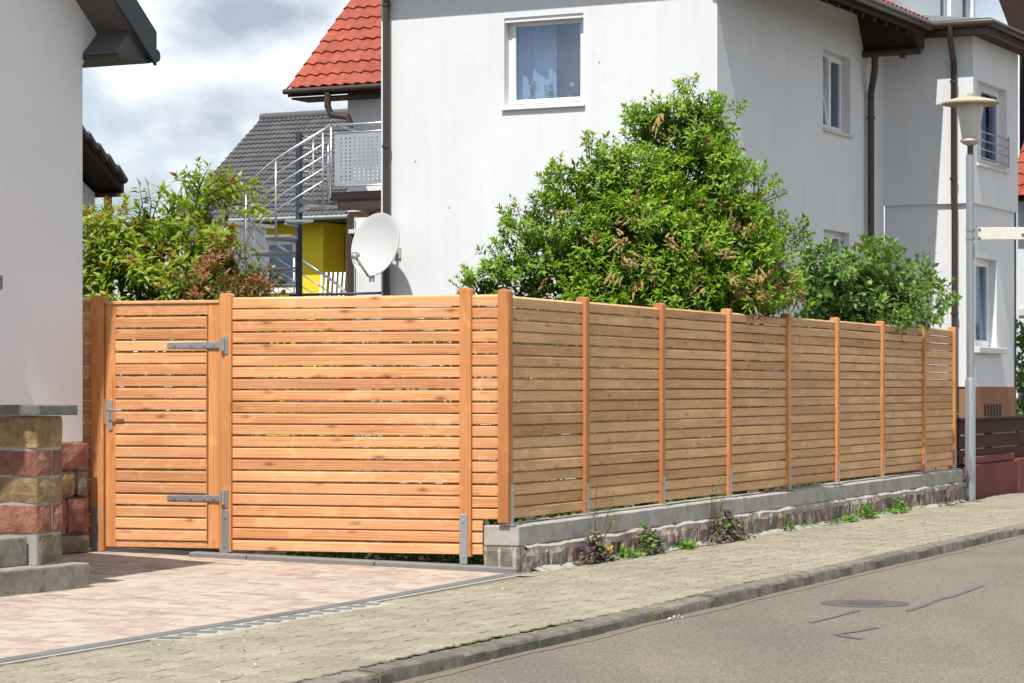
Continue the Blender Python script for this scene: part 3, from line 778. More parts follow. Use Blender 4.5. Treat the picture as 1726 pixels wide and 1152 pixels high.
while u < 13.86:
    wd = rs.uniform(0.20, 0.42) if u > 0.7 else (0.16 if u < 0.1 else 0.33)
    if u + wd > 13.86: wd = 13.9 - u
    top = cz0 + rs.uniform(-0.045, -0.012) + lift(u)
    mb = MB()
    mb.stone(ST, u + 0.004, u + wd - 0.006, -0.02, 0.098 + rs.uniform(-0.02, 0.026), -0.06, top, 0.030, 5, seed=k + 50, irr=0.022)
    mt = {'g': 'wall_grey', 'r': 'wall_red', 'm': 'wall_moss'}[seq[k % len(seq)]]
    mb.obj('stone', M[mt], lw)
    u += wd; k += 1
# crumbling mortar ledge on top of the stones
mb = MB(); n = 170; vs = []
for i in range(n + 1):
    u0 = 0.05 + 13.8 * i / n
    ww = 0.094 + 0.022 * mnoise.noise(Vector((u0 * 3.1, 0, 1))) + 0.012 * mnoise.noise(Vector((u0 * 11, 0, 5)))
    hh = cz0 - 0.016 + 0.016 * mnoise.noise(Vector((u0 * 2.3, 7, 1))) + 0.008 * mnoise.noise(Vector((u0 * 9, 3, 5))) + lift(u0)
    vs += [ST.P(u0, 0.04, hh - 0.06), ST.P(u0, 0.04, hh + 0.014), ST.P(u0, ww - 0.03, hh + 0.006), ST.P(u0, ww, hh - 0.014), ST.P(u0, ww - 0.004, hh - 0.06)]
mb.add(vs, [(5 * i + k, 5 * i + (k + 1) % 5, 5 * i + 5 + (k + 1) % 5, 5 * i + 5 + k) for i in range(n) for k in range(5)])
mb.obj('mortar_ledge', M['pale_mortar'], lw)
EF2 = Fr(tuple(ST.P(13.93, 0, 0)[:2]), math.degrees(math.atan(0.4305)), 1)
mb = MB(); mb.stone(EF2, 0.0, 0.22, -0.2, 0.10, -0.05, 0.27, 0.03, 3, seed=9, irr=0.01); mb.obj('stone', M['wall_grey'], lw)

# ------------------------------------------------------------------ building helpers
def wall(name, fr, u0, u1, z0, z1, v, th, holes, mat, parent):
    us = sorted({u0, u1} | {h[0] for h in holes} | {h[1] for h in holes}); zs = sorted({z0, z1} | {h[2] for h in holes} | {h[3] for h in holes})
    inside = lambda a, b: any(h[0] - 1e-6 <= a and b[0] <= h[1] + 1e-6 and h[2] - 1e-6 <= b[1] and b[2] <= h[3] + 1e-6 for h in holes)
    def hole(i, j):
        if not (0 <= i < len(us) - 1 and 0 <= j < len(zs) - 1): return True
        uc, zc = (us[i] + us[i + 1]) / 2, (zs[j] + zs[j + 1]) / 2
        return any(h[0] < uc < h[1] and h[2] < zc < h[3] for h in holes)
    vs = []; ix = {}
    def vid(i, j, b):
        if (i, j, b) not in ix:
            ix[(i, j, b)] = len(vs); vs.append(fr.P(us[i], v - (th if b else 0), zs[j]))
        return ix[(i, j, b)]
    fs = []
    for i in range(len(us) - 1):
        for j in range(len(zs) - 1):
            if hole(i, j): continue
            q = [(i, j), (i + 1, j), (i + 1, j + 1), (i, j + 1)]
            fs.append(tuple(vid(a, b, 0) for a, b in q)); fs.append(tuple(vid(a, b, 1) for a, b in q[::-1]))
            for (di, dj), (p, r) in (((-1, 0), (3, 0)), ((1, 0), (1, 2)), ((0, -1), (0, 1)), ((0, 1), (2, 3))):
                if hole(i + di, j + dj):
                    a, b = q[p], q[r]; fs.append((vid(*a, 0), vid(*b, 0), vid(*b, 1), vid(*a, 1)))
    mb = MB(); mb.add(vs, fs)
    return mb.obj(name, mat, parent)
def ring(fr, u0, u1, z0, z1, v0, v1, wl, wr, wb, wt):
    mb = MB()
    mb.box(fr, u0, u0 + wl, v0, v1, z0, z1); mb.box(fr, u1 - wr, u1, v0, v1, z0, z1)
    mb.box(fr, u0 + wl, u1 - wr, v0, v1, z0, z0 + wb); mb.box(fr, u0 + wl, u1 - wr, v0, v1, z1 - wt, z1)
    return mb
def window(parent, fr, u0, u1, z0, z1, v, rec, fw=0.06, sash=0.055, mull=None, sill=True, sillmat='white_pvc', box=None):
    """frame ring in the opening, sash ring(s) with a pane each, a sill outside"""
    w_ = ring(fr, u0, u1, z0, z1, v - rec - 0.07, v - rec, fw, fw, fw, fw).obj('window', M['white_pvc'], parent, bevel=0.004)
    cells = [(u0 + fw, u1 - fw)] if mull is None else [(u0 + fw, mull - 0.02), (mull + 0.02, u1 - fw)]
    if mull is not None:
        MB().box(fr, mull - 0.02, mull + 0.02, v - rec - 0.06, v - rec + 0.004, z0 + fw, z1 - fw).obj('mullion', M['white_pvc'], w_)
    for a, b in cells:
        ring(fr, a, b, z0 + fw, z1 - fw, v - rec - 0.055, v - rec + 0.012, sash, sash, sash, sash).obj('sash', M['white_pvc'], w_, bevel=0.004)
        MB().box(fr, a + sash, b - sash, v - rec - 0.03, v - rec - 0.02, z0 + fw + sash, z1 - fw - sash).obj('pane', M['glass'], w_)
    if sill:
        MB().box(fr, u0 - 0.03, u1 + 0.03, v - rec, v + 0.045, z0 - 0.045, z0 - 0.002).obj('sill', M[sillmat], w_, bevel=0.006)
    return w_
def room(parent, fr, u0, u1, z0, z1, v0, v1):
    mb = MB()
    p = [fr.P(u, v, z) for u in (u0, u1) for v in (v0, v1) for z in (z0, z1)]
    mb.add(p, [(0, 1, 3, 2), (4, 6, 7, 5), (0, 4, 6, 2), (1, 3, 7, 5), (0, 1, 5, 4)])   # open towards v1
    return mb.obj('room', M['room'], parent)
def downpipe(parent, pts, r=0.05, clamps=()):
    p = MB().tube(pts, r, 12).obj('downpipe', M['brown_metal'], parent, smooth=40)
    for c_ in clamps:
        MB().tube([c_ - Vector((0, 0, 0.02)), c_ + Vector((0, 0, 0.02))], r + 0.014, 10).obj('pipe_clamp', M['brown_metal'], p)
    return p
def tile_mesh(wd, ln, mat, amp=0.034, name='roof_tile', k=6, waves=1):
    mb = MB(); xs = [wd * 1.04 * i / k for i in range(k + 1)]
    prof = [amp * (0.5 - 0.5 * math.cos(2 * math.pi * (i / k) ** 0.8)) if waves == 1 else amp * (0.5 - 0.5 * math.cos(2 * math.pi * waves * i / k)) for i in range(k + 1)]
    for y, dz in ((0, 0.028), (ln, 0.0)):
        for x, z in zip(xs, prof): mb.v.append((x, y, z + dz)); mb.a.append(0)
    for x, z in zip(xs, prof): mb.v.append((x, 0.004, z + 0.004)); mb.a.append(0)
    n = k + 1
    mb.f += [(i, i + 1, n + i + 1, n + i) for i in range(k)] + [(2 * n + i, 2 * n + i + 1, i + 1, i) for i in range(k)]
    me = mb.mesh(name, mat, smooth=45)
    return me
def roof_tiles(parent, fr, u0, u1, v0, z0, pitch, up, wd, ln, rows, mat, cap=290, clip=None, rest='roof_tile_field', waves=1):
    """eave at v0/z0, slope rising towards v0 - up"""
    me = tile_mesh(wd, ln * 1.08, mat, k=6 if waves == 1 else 8, waves=waves)
    c_, s_ = math.cos(R(pitch)), math.sin(R(pitch))
    X = Vector((fr.u[0], fr.u[1], 0)); Y = Vector((-fr.v[0] * c_, -fr.v[1] * c_, s_)); Z = X.cross(Y)
    if Z.z < 0: X = -X; Z = -Z
    base = Matrix((X, Y, Z)).transposed().to_4x4()
    flip = X.x * fr.u[0] + X.y * fr.u[1] < 0
    its = []; n = max(1, round((u1 - u0) / wd))
    for r_ in range(rows):
        for i in range(n):
            uu = u0 + i * wd
            if clip and not clip(uu, r_): continue
            d = r_ * ln
            m = base.copy(); m.translation = fr.P(uu + (wd if flip else 0), v0 - d * c_, z0 + d * s_)
            m = m @ Matrix.Translation((0, 0, rng.gauss(0, 0.002))) @ Matrix.Rotation(rng.gauss(0, 0.006), 4, 'Z')
            its.append((me, m))
    pieces(parent, 'roof_tile', its, rest, cap)
def roof_slab(parent, fr, u0, u1, v0, z0, v1, pitch, th, mat, name='roof'):
    rise = (v0 - v1) * math.tan(R(pitch)); z1 = z0 + rise
    P8 = [fr.P(u0, v0, z0 - th), fr.P(u1, v0, z0 - th), fr.P(u1, v1, z1 - th), fr.P(u0, v1, z1 - th), fr.P(u0, v0, z0), fr.P(u1, v0, z0), fr.P(u1, v1, z1), fr.P(u0, v1, z1)]
    return MB().hexa(P8).obj(name, mat, parent)
def rock(fr, u0, u1, v0, v1, z0, z1, amp, seed, cuts=2):
    me = bpy.data.meshes.new('stone'); bm = bmesh.new()
    bmesh.ops.create_cube(bm, size=1.0)
    bmesh.ops.subdivide_edges(bm, edges=bm.edges, cuts=cuts, use_grid_fill=True)
    q = random.Random(seed); s = Vector((q.random() * 50, q.random() * 50, q.random() * 50))
    mb = MB()
    for vtx in bm.verts:
        c_ = vtx.co
        p = fr.P(u0 + (c_.x + .5) * (u1 - u0), v0 + (c_.y + .5) * (v1 - v0), z0 + (c_.z + .5) * (z1 - z0))
        nse = mnoise.noise_vector(p * 9 + s) * amp
        edge = sum(abs(abs(x) - .5) < 1e-4 for x in c_)
        ctr = fr.P((u0 + u1) / 2, (v0 + v1) / 2, (z0 + z1) / 2)
        p = p + nse - (p - ctr).normalized() * (amp * 0.9 if edge >= 2 else -amp * 0.3)
        vtx.index = len(mb.v); mb.v.append(tuple(p)); mb.a.append(0)
    for f in bm.faces: mb.f.append(tuple(vtx.index for vtx in f.verts))
    bm.free()
    return mb

# ------------------------------------------------------------------ main white house
H1 = empty('house', HF.P(-2.6, 0, 0), 'large white rendered house behind the big bush, with brown downpipes and red tiled roof', 'house')
uL = HF.at(642.5)
wz0, wz1 = HF.z(178, HF.at(918)), HF.z(26.5, HF.at(918))
ua, ub = HF.at(850), HF.at(983.5)
wall('wall', HF, uL, 0.0, -0.1, 7.6, 0.0, 0.3, [(ua, ub, wz0, wz1)], M['white_plaster'], H1)
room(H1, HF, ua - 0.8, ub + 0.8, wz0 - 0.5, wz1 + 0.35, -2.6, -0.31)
W1 = window(H1, HF, ua, ub, wz0, wz1, 0.0, 0.15, 0.055, 0.06)
MB().box(HF, ua + 0.001, ub - 0.001, -0.145, -0.02, wz1 - 0.06, wz1 - 0.001).obj('shutter_box', M['white_pvc'], W1)
# street side
rw = [(1387.5, 1433, 85, 222, 1411.5), (1388.5, 1432, 384, 520, 1411)]
holes = []
for a, b, ya, yb, m_x in rw:
    u0, u1 = HR.at(a), HR.at(b)
    um = (u0 + u1) / 2
    zt, zb = HR.z(ya + 6, um), HR.z(yb, um)
    holes.append((u0, u1, zb, zt))
wall('wall', HR, 0.301, 7.1, -0.1, 7.6, -0.001, 0.3, holes, M['white_plaster'], H1)
for k, (h, w_) in enumerate(zip(holes, rw)):
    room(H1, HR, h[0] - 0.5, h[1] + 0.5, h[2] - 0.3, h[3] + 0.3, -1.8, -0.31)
    um = HR.at(w_[4])
    ww = ring(HR, h[0], h[1], h[2], h[3], -0.21, -0.14, 0.05, 0.05, 0.05, 0.05).obj('window', M['white_pvc'], H1, bevel=0.004)
    MB().box(HR, um - 0.025, um + 0.025, -0.2, -0.136, h[2] + 0.05, h[3] - 0.05).obj('mullion', M['white_pvc'], ww)
    sx0, sx1 = um + 0.025, h[1] - 0.05
    ring(HR, sx0, sx1, h[2] + 0.05, h[3] - 0.05, -0.19, -0.13, 0.05, 0.05, 0.05, 0.05).obj('sash', M['white_pvc'], ww, bevel=0.004)
    MB().box(HR, sx0 + 0.05, sx1 - 0.05, -0.17, -0.16, h[2] + 0.1, h[3] - 0.1).obj('pane', M['glass'], ww)
    # tilted left sash: bottom hinged, leaning into the room
    sm_ = ring(HR, h[0] + 0.05, um - 0.025, h[2] + 0.05, h[3] - 0.05, -0.19, -0.13, 0.05, 0.05, 0.05, 0.05)
    gm_ = MB().box(HR, h[0] + 0.1, um - 0.075, -0.17, -0.16, h[2] + 0.1, h[3] - 0.1)
    ang = R(9 if k == 0 else 0.0); z_ = h[2] + 0.05
    for mbx in (sm_, gm_):
        for i, p in enumerate(mbx.v):
            dz = p[2] - z_
            off = -math.sin(ang) * dz
            mbx.v[i] = (p[0] + HR.v[0] * off, p[1] + HR.v[1] * off, z_ + dz * math.cos(ang))
    s2 = sm_.obj('sash', M['white_pvc'], ww); gm_.obj('pane', M['glass'], ww)
    MB().box(HR, h[0] - 0.03, h[1] + 0.05, -0.14, 0.05, h[2] - 0.05, h[2] - 0.002).obj('sill', M['stone_sill'], ww, bevel=0.006)
    MB().box(HR, sx0 + 0.05, sx1 - 0.02, -0.36, -0.33, h[2] + 0.05, h[3]).obj('blind', M['curtain'], ww)
wall('wall', Fr(tuple(HF.P(uL, 0, 0)[:2]), 26.8, -1), 0.301, 9, -0.1, 7.6, 0.0, 0.3, [], M['white_plaster'], H1)   # far left flank
MB().box(HF, uL + 0.3, -0.3, -9, -0.31, 7.4, 7.58).obj('ceiling_slab', M['room'], H1)
# roof: street slope, front soffit, gutter, boxed end
MB().box(HF, uL - 0.35, 0.02, 0.0, 0.40, 7.52, 7.62).obj('soffit', M['dark_wood'], H1)
RP = 26.0
RF = roof_slab(H1, HR, -0.42, 6.42, 0.95, 7.17, -4.0, RP, 0.10, M['red_tile'], 'roof')
roof_tiles(RF, HR, 2.6, 6.40, 0.97, 7.19, RP, 1, 0.21, 0.33, 5, M['red_tile'])
RF2 = roof_slab(H1, HR, -0.40, 6.36, 0.90, 7.06, -0.02, RP, 0.06, M['dark_wood'], 'soffit')
for i in range(13):
    uu = -0.2 + i * 0.53
    roof_slab(RF2, HR, uu, uu + 0.09, 0.88, 6.995, 0.0, RP, 0.09, M['dark_wood'], 'rafter')
MB().box(HR, -0.42, 6.40, 0.90, 0.93, 6.98, 7.16).obj('fascia', M['dark_wood'], H1)
mb = MB(); mb.tube([HR.P(-0.45, 1.0, 7.13), HR.P(6.42, 1.0, 7.13)], 0.075, 12); mb.obj('gutter', M['brown_metal'], H1, smooth=50)
bx = MB()
b0, b1 = 6.02, 6.40
P8 = [HR.P(b0 + 0.1, -0.02, 6.74), HR.P(b1, -0.02, 6.74), HR.P(b1, 0.90, 6.74), HR.P(b0 + 0.1, 0.90, 6.74), HR.P(b0 - 0.25, -0.02, 7.32), HR.P(b1, -0.02, 7.32), HR.P(b1, 0.90, 7.05), HR.P(b0 - 0.25, 0.90, 7.05)]
bx.hexa(P8).obj('eave_box', M['dark_wood'], H1, bevel=0.01)
for k in range(1, 6):
    zz = 6.74 + k * 0.055
    MB().box(HR, b0 + 0.06 - k * 0.03, b1 - 0.0, 0.901, 0.912, zz, zz + 0.045).obj('box_board', M['dark_wood'], H1)
mb = MB(); mb.tube([HR.P(b0 + 0.04, -0.0, 6.70), HR.P(b0 + 0.04, 0.96, 6.70)], 0.06, 10); mb.obj('gutter', M['brown_metal'], H1, smooth=50)
MB().box(HR, b0 - 0.02, b0 + 0.1, 0.62, 0.70, 6.60, 6.66).obj('gutter_bracket', M['brown_metal'], H1)
pu = HR.at(1468, 0.09)
p0 = HR.P(b0 + 0.04, 0.20, 6.70)
downpipe(H1, [p0, p0 - Vector((0, 0, 0.25)), HR.P(b0 + 0.06, 0.17, 6.30), HR.P(pu, 0.09, 6.10), HR.P(pu, 0.09, 5.9), HR.P(pu, 0.09, 0.0)], 0.055, [HR.P(pu, 0.09, 5.7), HR.P(pu, 0.09, 3.4)])
pu = HF.at(651, 0.08)
downpipe(H1, [HF.P(pu, 0.08, 7.5), HF.P(pu, 0.08, 0.0)], 0.052, [HF.P(pu, 0.08, HF.z(248, pu)), HF.P(pu, 0.08, HF.z(10, pu))])

# bay on the street side
vb = HR.o
ubw = 1.488
B0 = Fr(tuple(HR.P(7.1, 0, 0)[:2]), 116.8, 1)       # bay front, u from the main wall outwards
BR = Fr(tuple(HR.P(7.1, ubw, 0)[:2]), 26.8, 1)      # bay street side
BZ = 7.03
uB = BR.at(1716)
# upper storey stands slightly proud of the lower one
zb_ = 4.36
lowz = B0.z(652, ubw)
wall('wall', B0, 0.0, ubw, zb_, BZ, 0.0, 0.25, [], M['white_plaster'], H1)
wall('wall', B0, 0.0, ubw - 0.05, lowz, zb_ - 0.001, -0.05, 0.25, [], M['white_plaster'], H1)
bw = [(1647, 1697, 132, 282), (1646, 1685, 424, 586)]
hs = []
for a, b, ya, yb in bw:
    u0, u1 = BR.at(a), BR.at(b); um = (u0 + u1) / 2
    hs.append((u0, u1, BR.z(yb, um), BR.z(ya + 12, um)))
wall('wall', BR, 0.251, uB, zb_, BZ, -0.001, 0.25, [hs[0]], M['white_plaster'], H1)
wall('wall', BR, 0.301, uB - 0.05, lowz, zb_ - 0.001, -0.051, 0.25, [hs[1]], M['white_plaster'], H1)
MB().box(B0, -0.01, ubw - 0.07, -0.35, -0.07, -0.1, lowz - 0.001).obj('plinth', M['brown_plinth'], H1)
PLN = MB().box(BR, 0.08, uB - 0.02, -0.35, -0.035, -0.1, lowz - 0.001).obj('plinth', M['brown_plinth'], H1)
gu = [BR.at(x) for x in (1663, 1668, 1673, 1678, 1683, 1688)]
for x in gu:
    MB().box(BR, x, x + 0.055, -0.03, -0.012, 0.95, 1.14).obj('vent_bar', M['iron'], PLN)
wA = window(H1, BR, *hs[0], 0.0, 0.13, 0.06, 0.06, mull=hs[0][0] + (hs[0][1] - hs[0][0]) * 0.32, sillmat='stone_sill')
wB = window(H1, BR, *hs[1], -0.05, 0.13, 0.06, 0.06, sill=False)
MB().box(BR, hs[1][0] - 0.05, hs[1][1] + 0.22, -0.18, 0.07, hs[1][2] - 0.10, hs[1][2] - 0.002).obj('sill', M['stone_sill'], wB, bevel=0.008)
for h, v_ in ((hs[0], 0.0), (hs[1], -0.05)):
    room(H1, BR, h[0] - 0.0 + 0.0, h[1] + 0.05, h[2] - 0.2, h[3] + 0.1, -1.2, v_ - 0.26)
MB().box(BR, hs[0][0] + 0.62, hs[0][1] - 0.12, -0.34, -0.32, hs[0][2] + 0.1, hs[0][3] - 0.02).obj('blind', M['curtain'], wA)
MB().box(BR, hs[1][0] + 0.25, hs[1][1] - 0.02, -0.38, -0.36, hs[1][2] + 0.1, hs[1][3] - 0.02).obj('blind', M['curtain'], wB)
rl = MB()
for k in range(4):
    zz = hs[0][2] + 0.10 + k * 0.14
    rl.tube([BR.P(hs[0][0] + 0.05, 0.02, zz), BR.P(hs[0][1] + 0.05, 0.02, zz), BR.P(hs[0][1] + 0.05, -0.06, zz)], 0.011, 6)
rl.tube([BR.P(hs[0][1] + 0.05, 0.02, hs[0][2] + 0.06), BR.P(hs[0][1] + 0.05, 0.02, hs[0][2] + 0.56)], 0.011, 6)
rl.obj('guard_rail', M['galv'], wA, smooth=True)
# bay roof: fascia, gutter and shallow metal roof
ov = 0.3
mb = MB(); mb.box(B0, 0.02, ubw + ov, -0.02, ov, BZ, BZ + 0.05); mb.box(BR, -0.02, uB + ov, -0.02, ov - 0.002, BZ + 0.001, BZ + 0.051)
mb.obj('soffit', M['dark_wood'], H1)
mb = MB(); mb.box(B0, 0.0, ubw + ov + 0.03, ov, ov + 0.03, BZ - 0.02, BZ + 0.20); mb.box(BR, -ov, uB + ov + 0.03, ov, ov + 0.03, BZ - 0.021, BZ + 0.199)
mb.obj('fascia', M['brown_metal'], H1)
mb = MB(); mb.tube([B0.P(0.0, ov + 0.09, BZ + 0.15), B0.P(ubw + ov + 0.09, ov + 0.09, BZ + 0.15), BR.P(uB + ov, ov + 0.09, BZ + 0.15)], 0.065, 10)
mb.obj('gutter', M['brown_metal'], H1, smooth=50)
P8 = [B0.P(-0.2, ov, BZ + 0.1), B0.P(ubw + ov, ov, BZ + 0.1), BR.P(uB + ov, ov, BZ + 0.1), BR.P(uB + ov, -1.6, BZ + 0.1),
      B0.P(-0.2, ov, BZ + 0.22), B0.P(ubw + ov, ov, BZ + 0.22), BR.P(uB + ov, ov, BZ + 0.22), BR.P(uB + ov, -1.6, BZ + 0.75)]
P8[4].z = BZ + 0.45
MB().hexa(P8).obj('bay_roof', M['galv'], H1)
pu = B0.at(1608, 0.08)
pu2 = B0.at(1604, 0.3)
downpipe(H1, [B0.P(pu2, ov + 0.09, BZ + 0.13), B0.P(pu2, ov + 0.07, BZ - 0.1), B0.P(pu, 0.09, BZ - 0.42), B0.P(pu, 0.09, zb_ + 0.1), B0.P(pu, 0.05, zb_ - 0.15), B0.P(pu, 0.05, 0.4)], 0.05,
         [B0.P(pu, 0.09, 6.3), B0.P(pu, 0.09, 4.75), B0.P(pu, 0.05, 2.6)])
MB().box(B0, 0.0, 0.95, 0.302, 0.72, BZ + 0.12, BZ + 0.18).obj('sun_block_flashing', M['slate_paint'], H1)  # flashing slab added to block sun through the gap before the bay
MB().box(B0, 0.0, 0.1, -0.0, 0.008, zb_, BZ).obj('corner_pilaster', M['white_plaster'], H1)
# dark downpipe at the far end of the bay
downpipe(H1, [BR.P(uB + 0.06, -0.1, 7.0), BR.P(uB + 0.06, -0.1, 0.3)], 0.05)
# wall with two windows above the bay
TW = Fr(tuple(HR.P(7.0, 0.35, 0)[:2]), 26.8, 1)
tu = [TW.at(x) for x in (1585, 1603, 1622, 1641)]
tz0 = TW.z(34, 1.0)
wall('wall', TW, -0.9, 4.0, 7.2, 9.6, 0.0, 0.25, [(tu[0], tu[1], tz0, 9.0), (tu[2], tu[3], tz0 + 0.02, 9.0)], M['white_plaster'], H1)
for a, b, dz in ((tu[0], tu[1], 0), (tu[2], tu[3], 0.02)):
    window(H1, TW, a, b, tz0 + dz, 9.0, 0.0, 0.1, 0.05, 0.05, sillmat='stone_sill'); room(H1, TW, a - 0.1, b + 0.1, tz0 - 0.1, 9.1, -1, -0.26)

# wing with red roof, on the left
WV = -3.0
uw = HF.at(586, WV)
MB().box(HF, uw, uL + 0.5, WV - 4, WV, -0.1, 6.25).obj('wall', M['white_plaster'], H1)
EV = WV + 0.55
eu0 = HF.at(485, EV); ez = HF.z(148, HF.at(560, EV), EV)
WR = roof_slab(H1, HF, eu0 + 0.03, uL + 0.1, EV, ez - 0.01, WV - 3.0, 40, 0.08, M['dark_wood'], 'roof')
roof_tiles(WR, HF, eu0, uL + 0.15, EV + 0.03, ez + 0.01, 40, 1, 0.205, 0.335, 11, M['red_tile'])
MB().box(HF, eu0, uL + 0.1, EV - 0.03, EV + 0.0, ez - 0.11, ez - 0.01).obj('fascia', M['dark_wood'], H1)
mb = MB(); mb.tube([HF.P(eu0 - 0.03, EV + 0.07, ez - 0.03), HF.P(uL + 0.1, EV + 0.07, ez - 0.03)], 0.045, 10); mb.obj('gutter', M['brown_metal'], H1, smooth=50)
MB().box(HF, eu0 + 0.05, uL, WV, EV - 0.031, ez - 0.15, ez - 0.12).obj('soffit', M['dark_wood'], H1)
pa = HF.at(555, EV); pb = HF.at(590, -2.4)
g0 = HF.P(pa, EV + 0.05, ez - 0.08)
g1 = HF.P(pb, -2.4, HF.z(208, pb, -2.4))
downpipe(H1, [g0, g0 - Vector((0, 0, 0.22)), g0 - Vector((-0.06, 0, 0.36)), g1 + Vector((-0.03, 0, 0.1)), g1, g1 - Vector((0, 0, 1.0))], 0.055)
# annex under the balcony, balcony slab and railing with perforated panel
AV = -0.55
au = HF.at(598, AV)
MB().box(HF, au, uL + 0.02, -3.0, AV, -0.1, 3.96).obj('annex_wall', M['white_plaster'], H1)
MB().box(HF, au - 0.03, uL - 0.001, AV, AV + 0.14, 3.72, 3.78).obj('annex_ledge', M['stone_sill'], H1)
pu = HF.at(591, AV + 0.08)
downpipe(H1, [HF.P(pu, AV + 0.08, 4.0), HF.P(pu, AV + 0.08, 0.0)], 0.055)
bu = HF.at(561, -0.6)
BL = MB().box(HF, bu, uL - 0.002, -3.0, -0.6, 4.13, 4.27).obj('balcony', M['concrete'], H1)
MB().box(HF, bu - 0.02, uL - 0.002, -0.6, -0.55, 4.24, 4.36).obj('balcony_fascia', M['dark_wood'], BL)
MB().box(HF, bu + 0.1, uL - 0.002, -0.62, -0.57, 4.08, 4.235).obj('balcony_fascia', M['brown_metal'], BL)
MB().box(HF, HF.at(592, -0.9), HF.at(627, -0.9), -1.5, -0.8, 4.0, 4.075).obj('joist', M['larch_grey'], BL)
pz0, pz1 = HF.z(314, bu, -0.55), HF.z(226, bu, -0.55)
p0_, p1_ = HF.at(564, -0.55), uL - 0.03
nx, nz = 14, 14
mb = MB()
cw, ch = (p1_ - p0_) / nx, (pz1 - pz0) / nz
for i in range(nx):
    for j in range(nz):
        u0, z0 = p0_ + i * cw, pz0 + j * ch
        o_ = [(u0, z0), (u0 + cw, z0), (u0 + cw, z0 + ch), (u0, z0 + ch)]
        if 1 <= i < nx - 1 and 1 <= j < nz - 1:
            h_ = 0.33
            q_ = [(u0 + cw * (h_ if k in (0, 3) else 1 - h_), z0 + ch * (h_ if k in (0, 1) else 1 - h_)) for k in range(4)]
            mb.add([HF.P(a, -0.55, b) for a, b in o_ + q_], [(k, (k + 1) % 4, 4 + (k + 1) % 4, 4 + k) for k in range(4)])
        else:
            mb.add([HF.P(a, -0.55, b) for a, b in o_], [(0, 1, 2, 3)])
pnl = mb.obj('perforated_panel', M['steel'], BL)
md = pnl.modifiers.new('thickness', 'SOLIDIFY'); md.thickness = 0.004
rz = HF.z(212, bu, -0.55)
rail = MB()
rail.tube([HF.P(bu, -0.55, rz), HF.P(uL - 0.01, -0.55, rz)], 0.021, 10)
rail.tube([HF.P(bu, -0.55, 4.27), HF.P(bu, -0.55, rz)], 0.02, 10)
rail.tube([HF.P(bu, -0.55, rz), HF.P(bu, -1.7, rz)], 0.02, 10)
rail.tube([HF.P(p0_ - 0.01, -0.545, pz1 + 0.01), HF.P(p1_ + 0.01, -0.545, pz1 + 0.01)], 0.012, 8)
rail.tube([HF.P(p0_ - 0.01, -0.545, pz0 - 0.01), HF.P(p1_ + 0.01, -0.545, pz0 - 0.01)], 0.012, 8)
rail.obj('railing', M['steel'], BL, smooth=True)
# lower garden railing seen just above the fence
MB().tube([HF.P(HF.at(488, -0.2), -0.2, HF.z(496, -6, -0.2)), HF.P(uL - 0.03, -0.2, HF.z(494, -5.4, -0.2))], 0.02, 8).obj('railing', M['dark_pole'], H1, smooth=True)

# ------------------------------------------------------------------ spiral staircase
SCn = Vector(((504 - CX) / F_PX * 39.3, 39.3, 0))
SS = empty('spiral_staircase', SCn, 'steel spiral staircase with dark centre pole, left of the balcony', 'staircase')
MB().tube([SCn, SCn + Vector((0, 0, 5.23))], 0.052, 14).obj('pole', M['dark_pole'], SS, smooth=40)
def hel(phi, z, r=0.82):
    a = R(phi); return SCn + Vector((r * math.cos(a), r * math.sin(a), z))
TZ, RATE, P0 = 4.25, 3.2 / 360.0, -50.0
zf = lambda phi: TZ - (P0 - phi) * RATE
for off, rr_ in ((1.05, 0.022), (0.84, 0.011), (0.66, 0.011), (0.48, 0.011), (0.30, 0.011)):
    pts = [hel(P0 - k * 10, zf(P0 - k * 10) + off) for k in range(0, 42)]
    MB().tube(pts, rr_, 8).obj('handrail' if off > 1 else 'rail', M['steel'], SS, smooth=True)
for k in range(16):
    ph = P0 - 10 - k * 25
    zt = zf(ph) - 0.05
    if zt < 0.2: break
    mb = MB(); a0, a1 = ph - 15, ph + 15
    pts = [hel(a0, zt, 0.06), hel(a0, zt, 0.80), hel(a1, zt, 0.80), hel(a1, zt, 0.06)]
    mb.prism(pts, (0, 0, -0.035))
    tr_ = mb.obj('tread', M['galv'], SS)
    MB().tube([hel(a0, zt - 0.06, 0.05), hel(a0, zt - 0.06, 0.8)], 0.02, 6).obj('tread_bracket', M['galv'], tr_)
    if k % 2 == 0:
        MB().tube([hel(ph, zt - 0.12, 0.82), hel(ph, zf(ph) + 1.05, 0.82)], 0.015, 8).obj('baluster', M['steel'], SS, smooth=True)
mb = MB()
for off in (1.0, 0.82, 0.64, 0.46, 0.28):
    mb.tube([SCn + Vector((0.04, 0.62, TZ + off)), HF.P(HF.at(560, -1.6), -1.6, TZ + off)], 0.012, 6)
for f_ in (0.3, 0.85):
    a_, b_ = SCn + Vector((0.04, 0.62, TZ)), HF.P(HF.at(560, -1.6), -1.6, TZ)
    p = a_.lerp(b_, f_); mb.tube([p, p + Vector((0, 0, 1.0))], 0.015, 6)
mb.obj('landing_rail', M['steel'], SS, smooth=True)
MB().prism([SCn + Vector((0.05, -0.55, TZ - 0.04)), HF.P(bu - 0.01, -0.65, TZ - 0.04), HF.P(bu - 0.01, -1.75, TZ - 0.04), SCn + Vector((0.05, 0.5, TZ - 0.04))], (0, 0, -0.05)).obj('landing', M['galv'], SS)

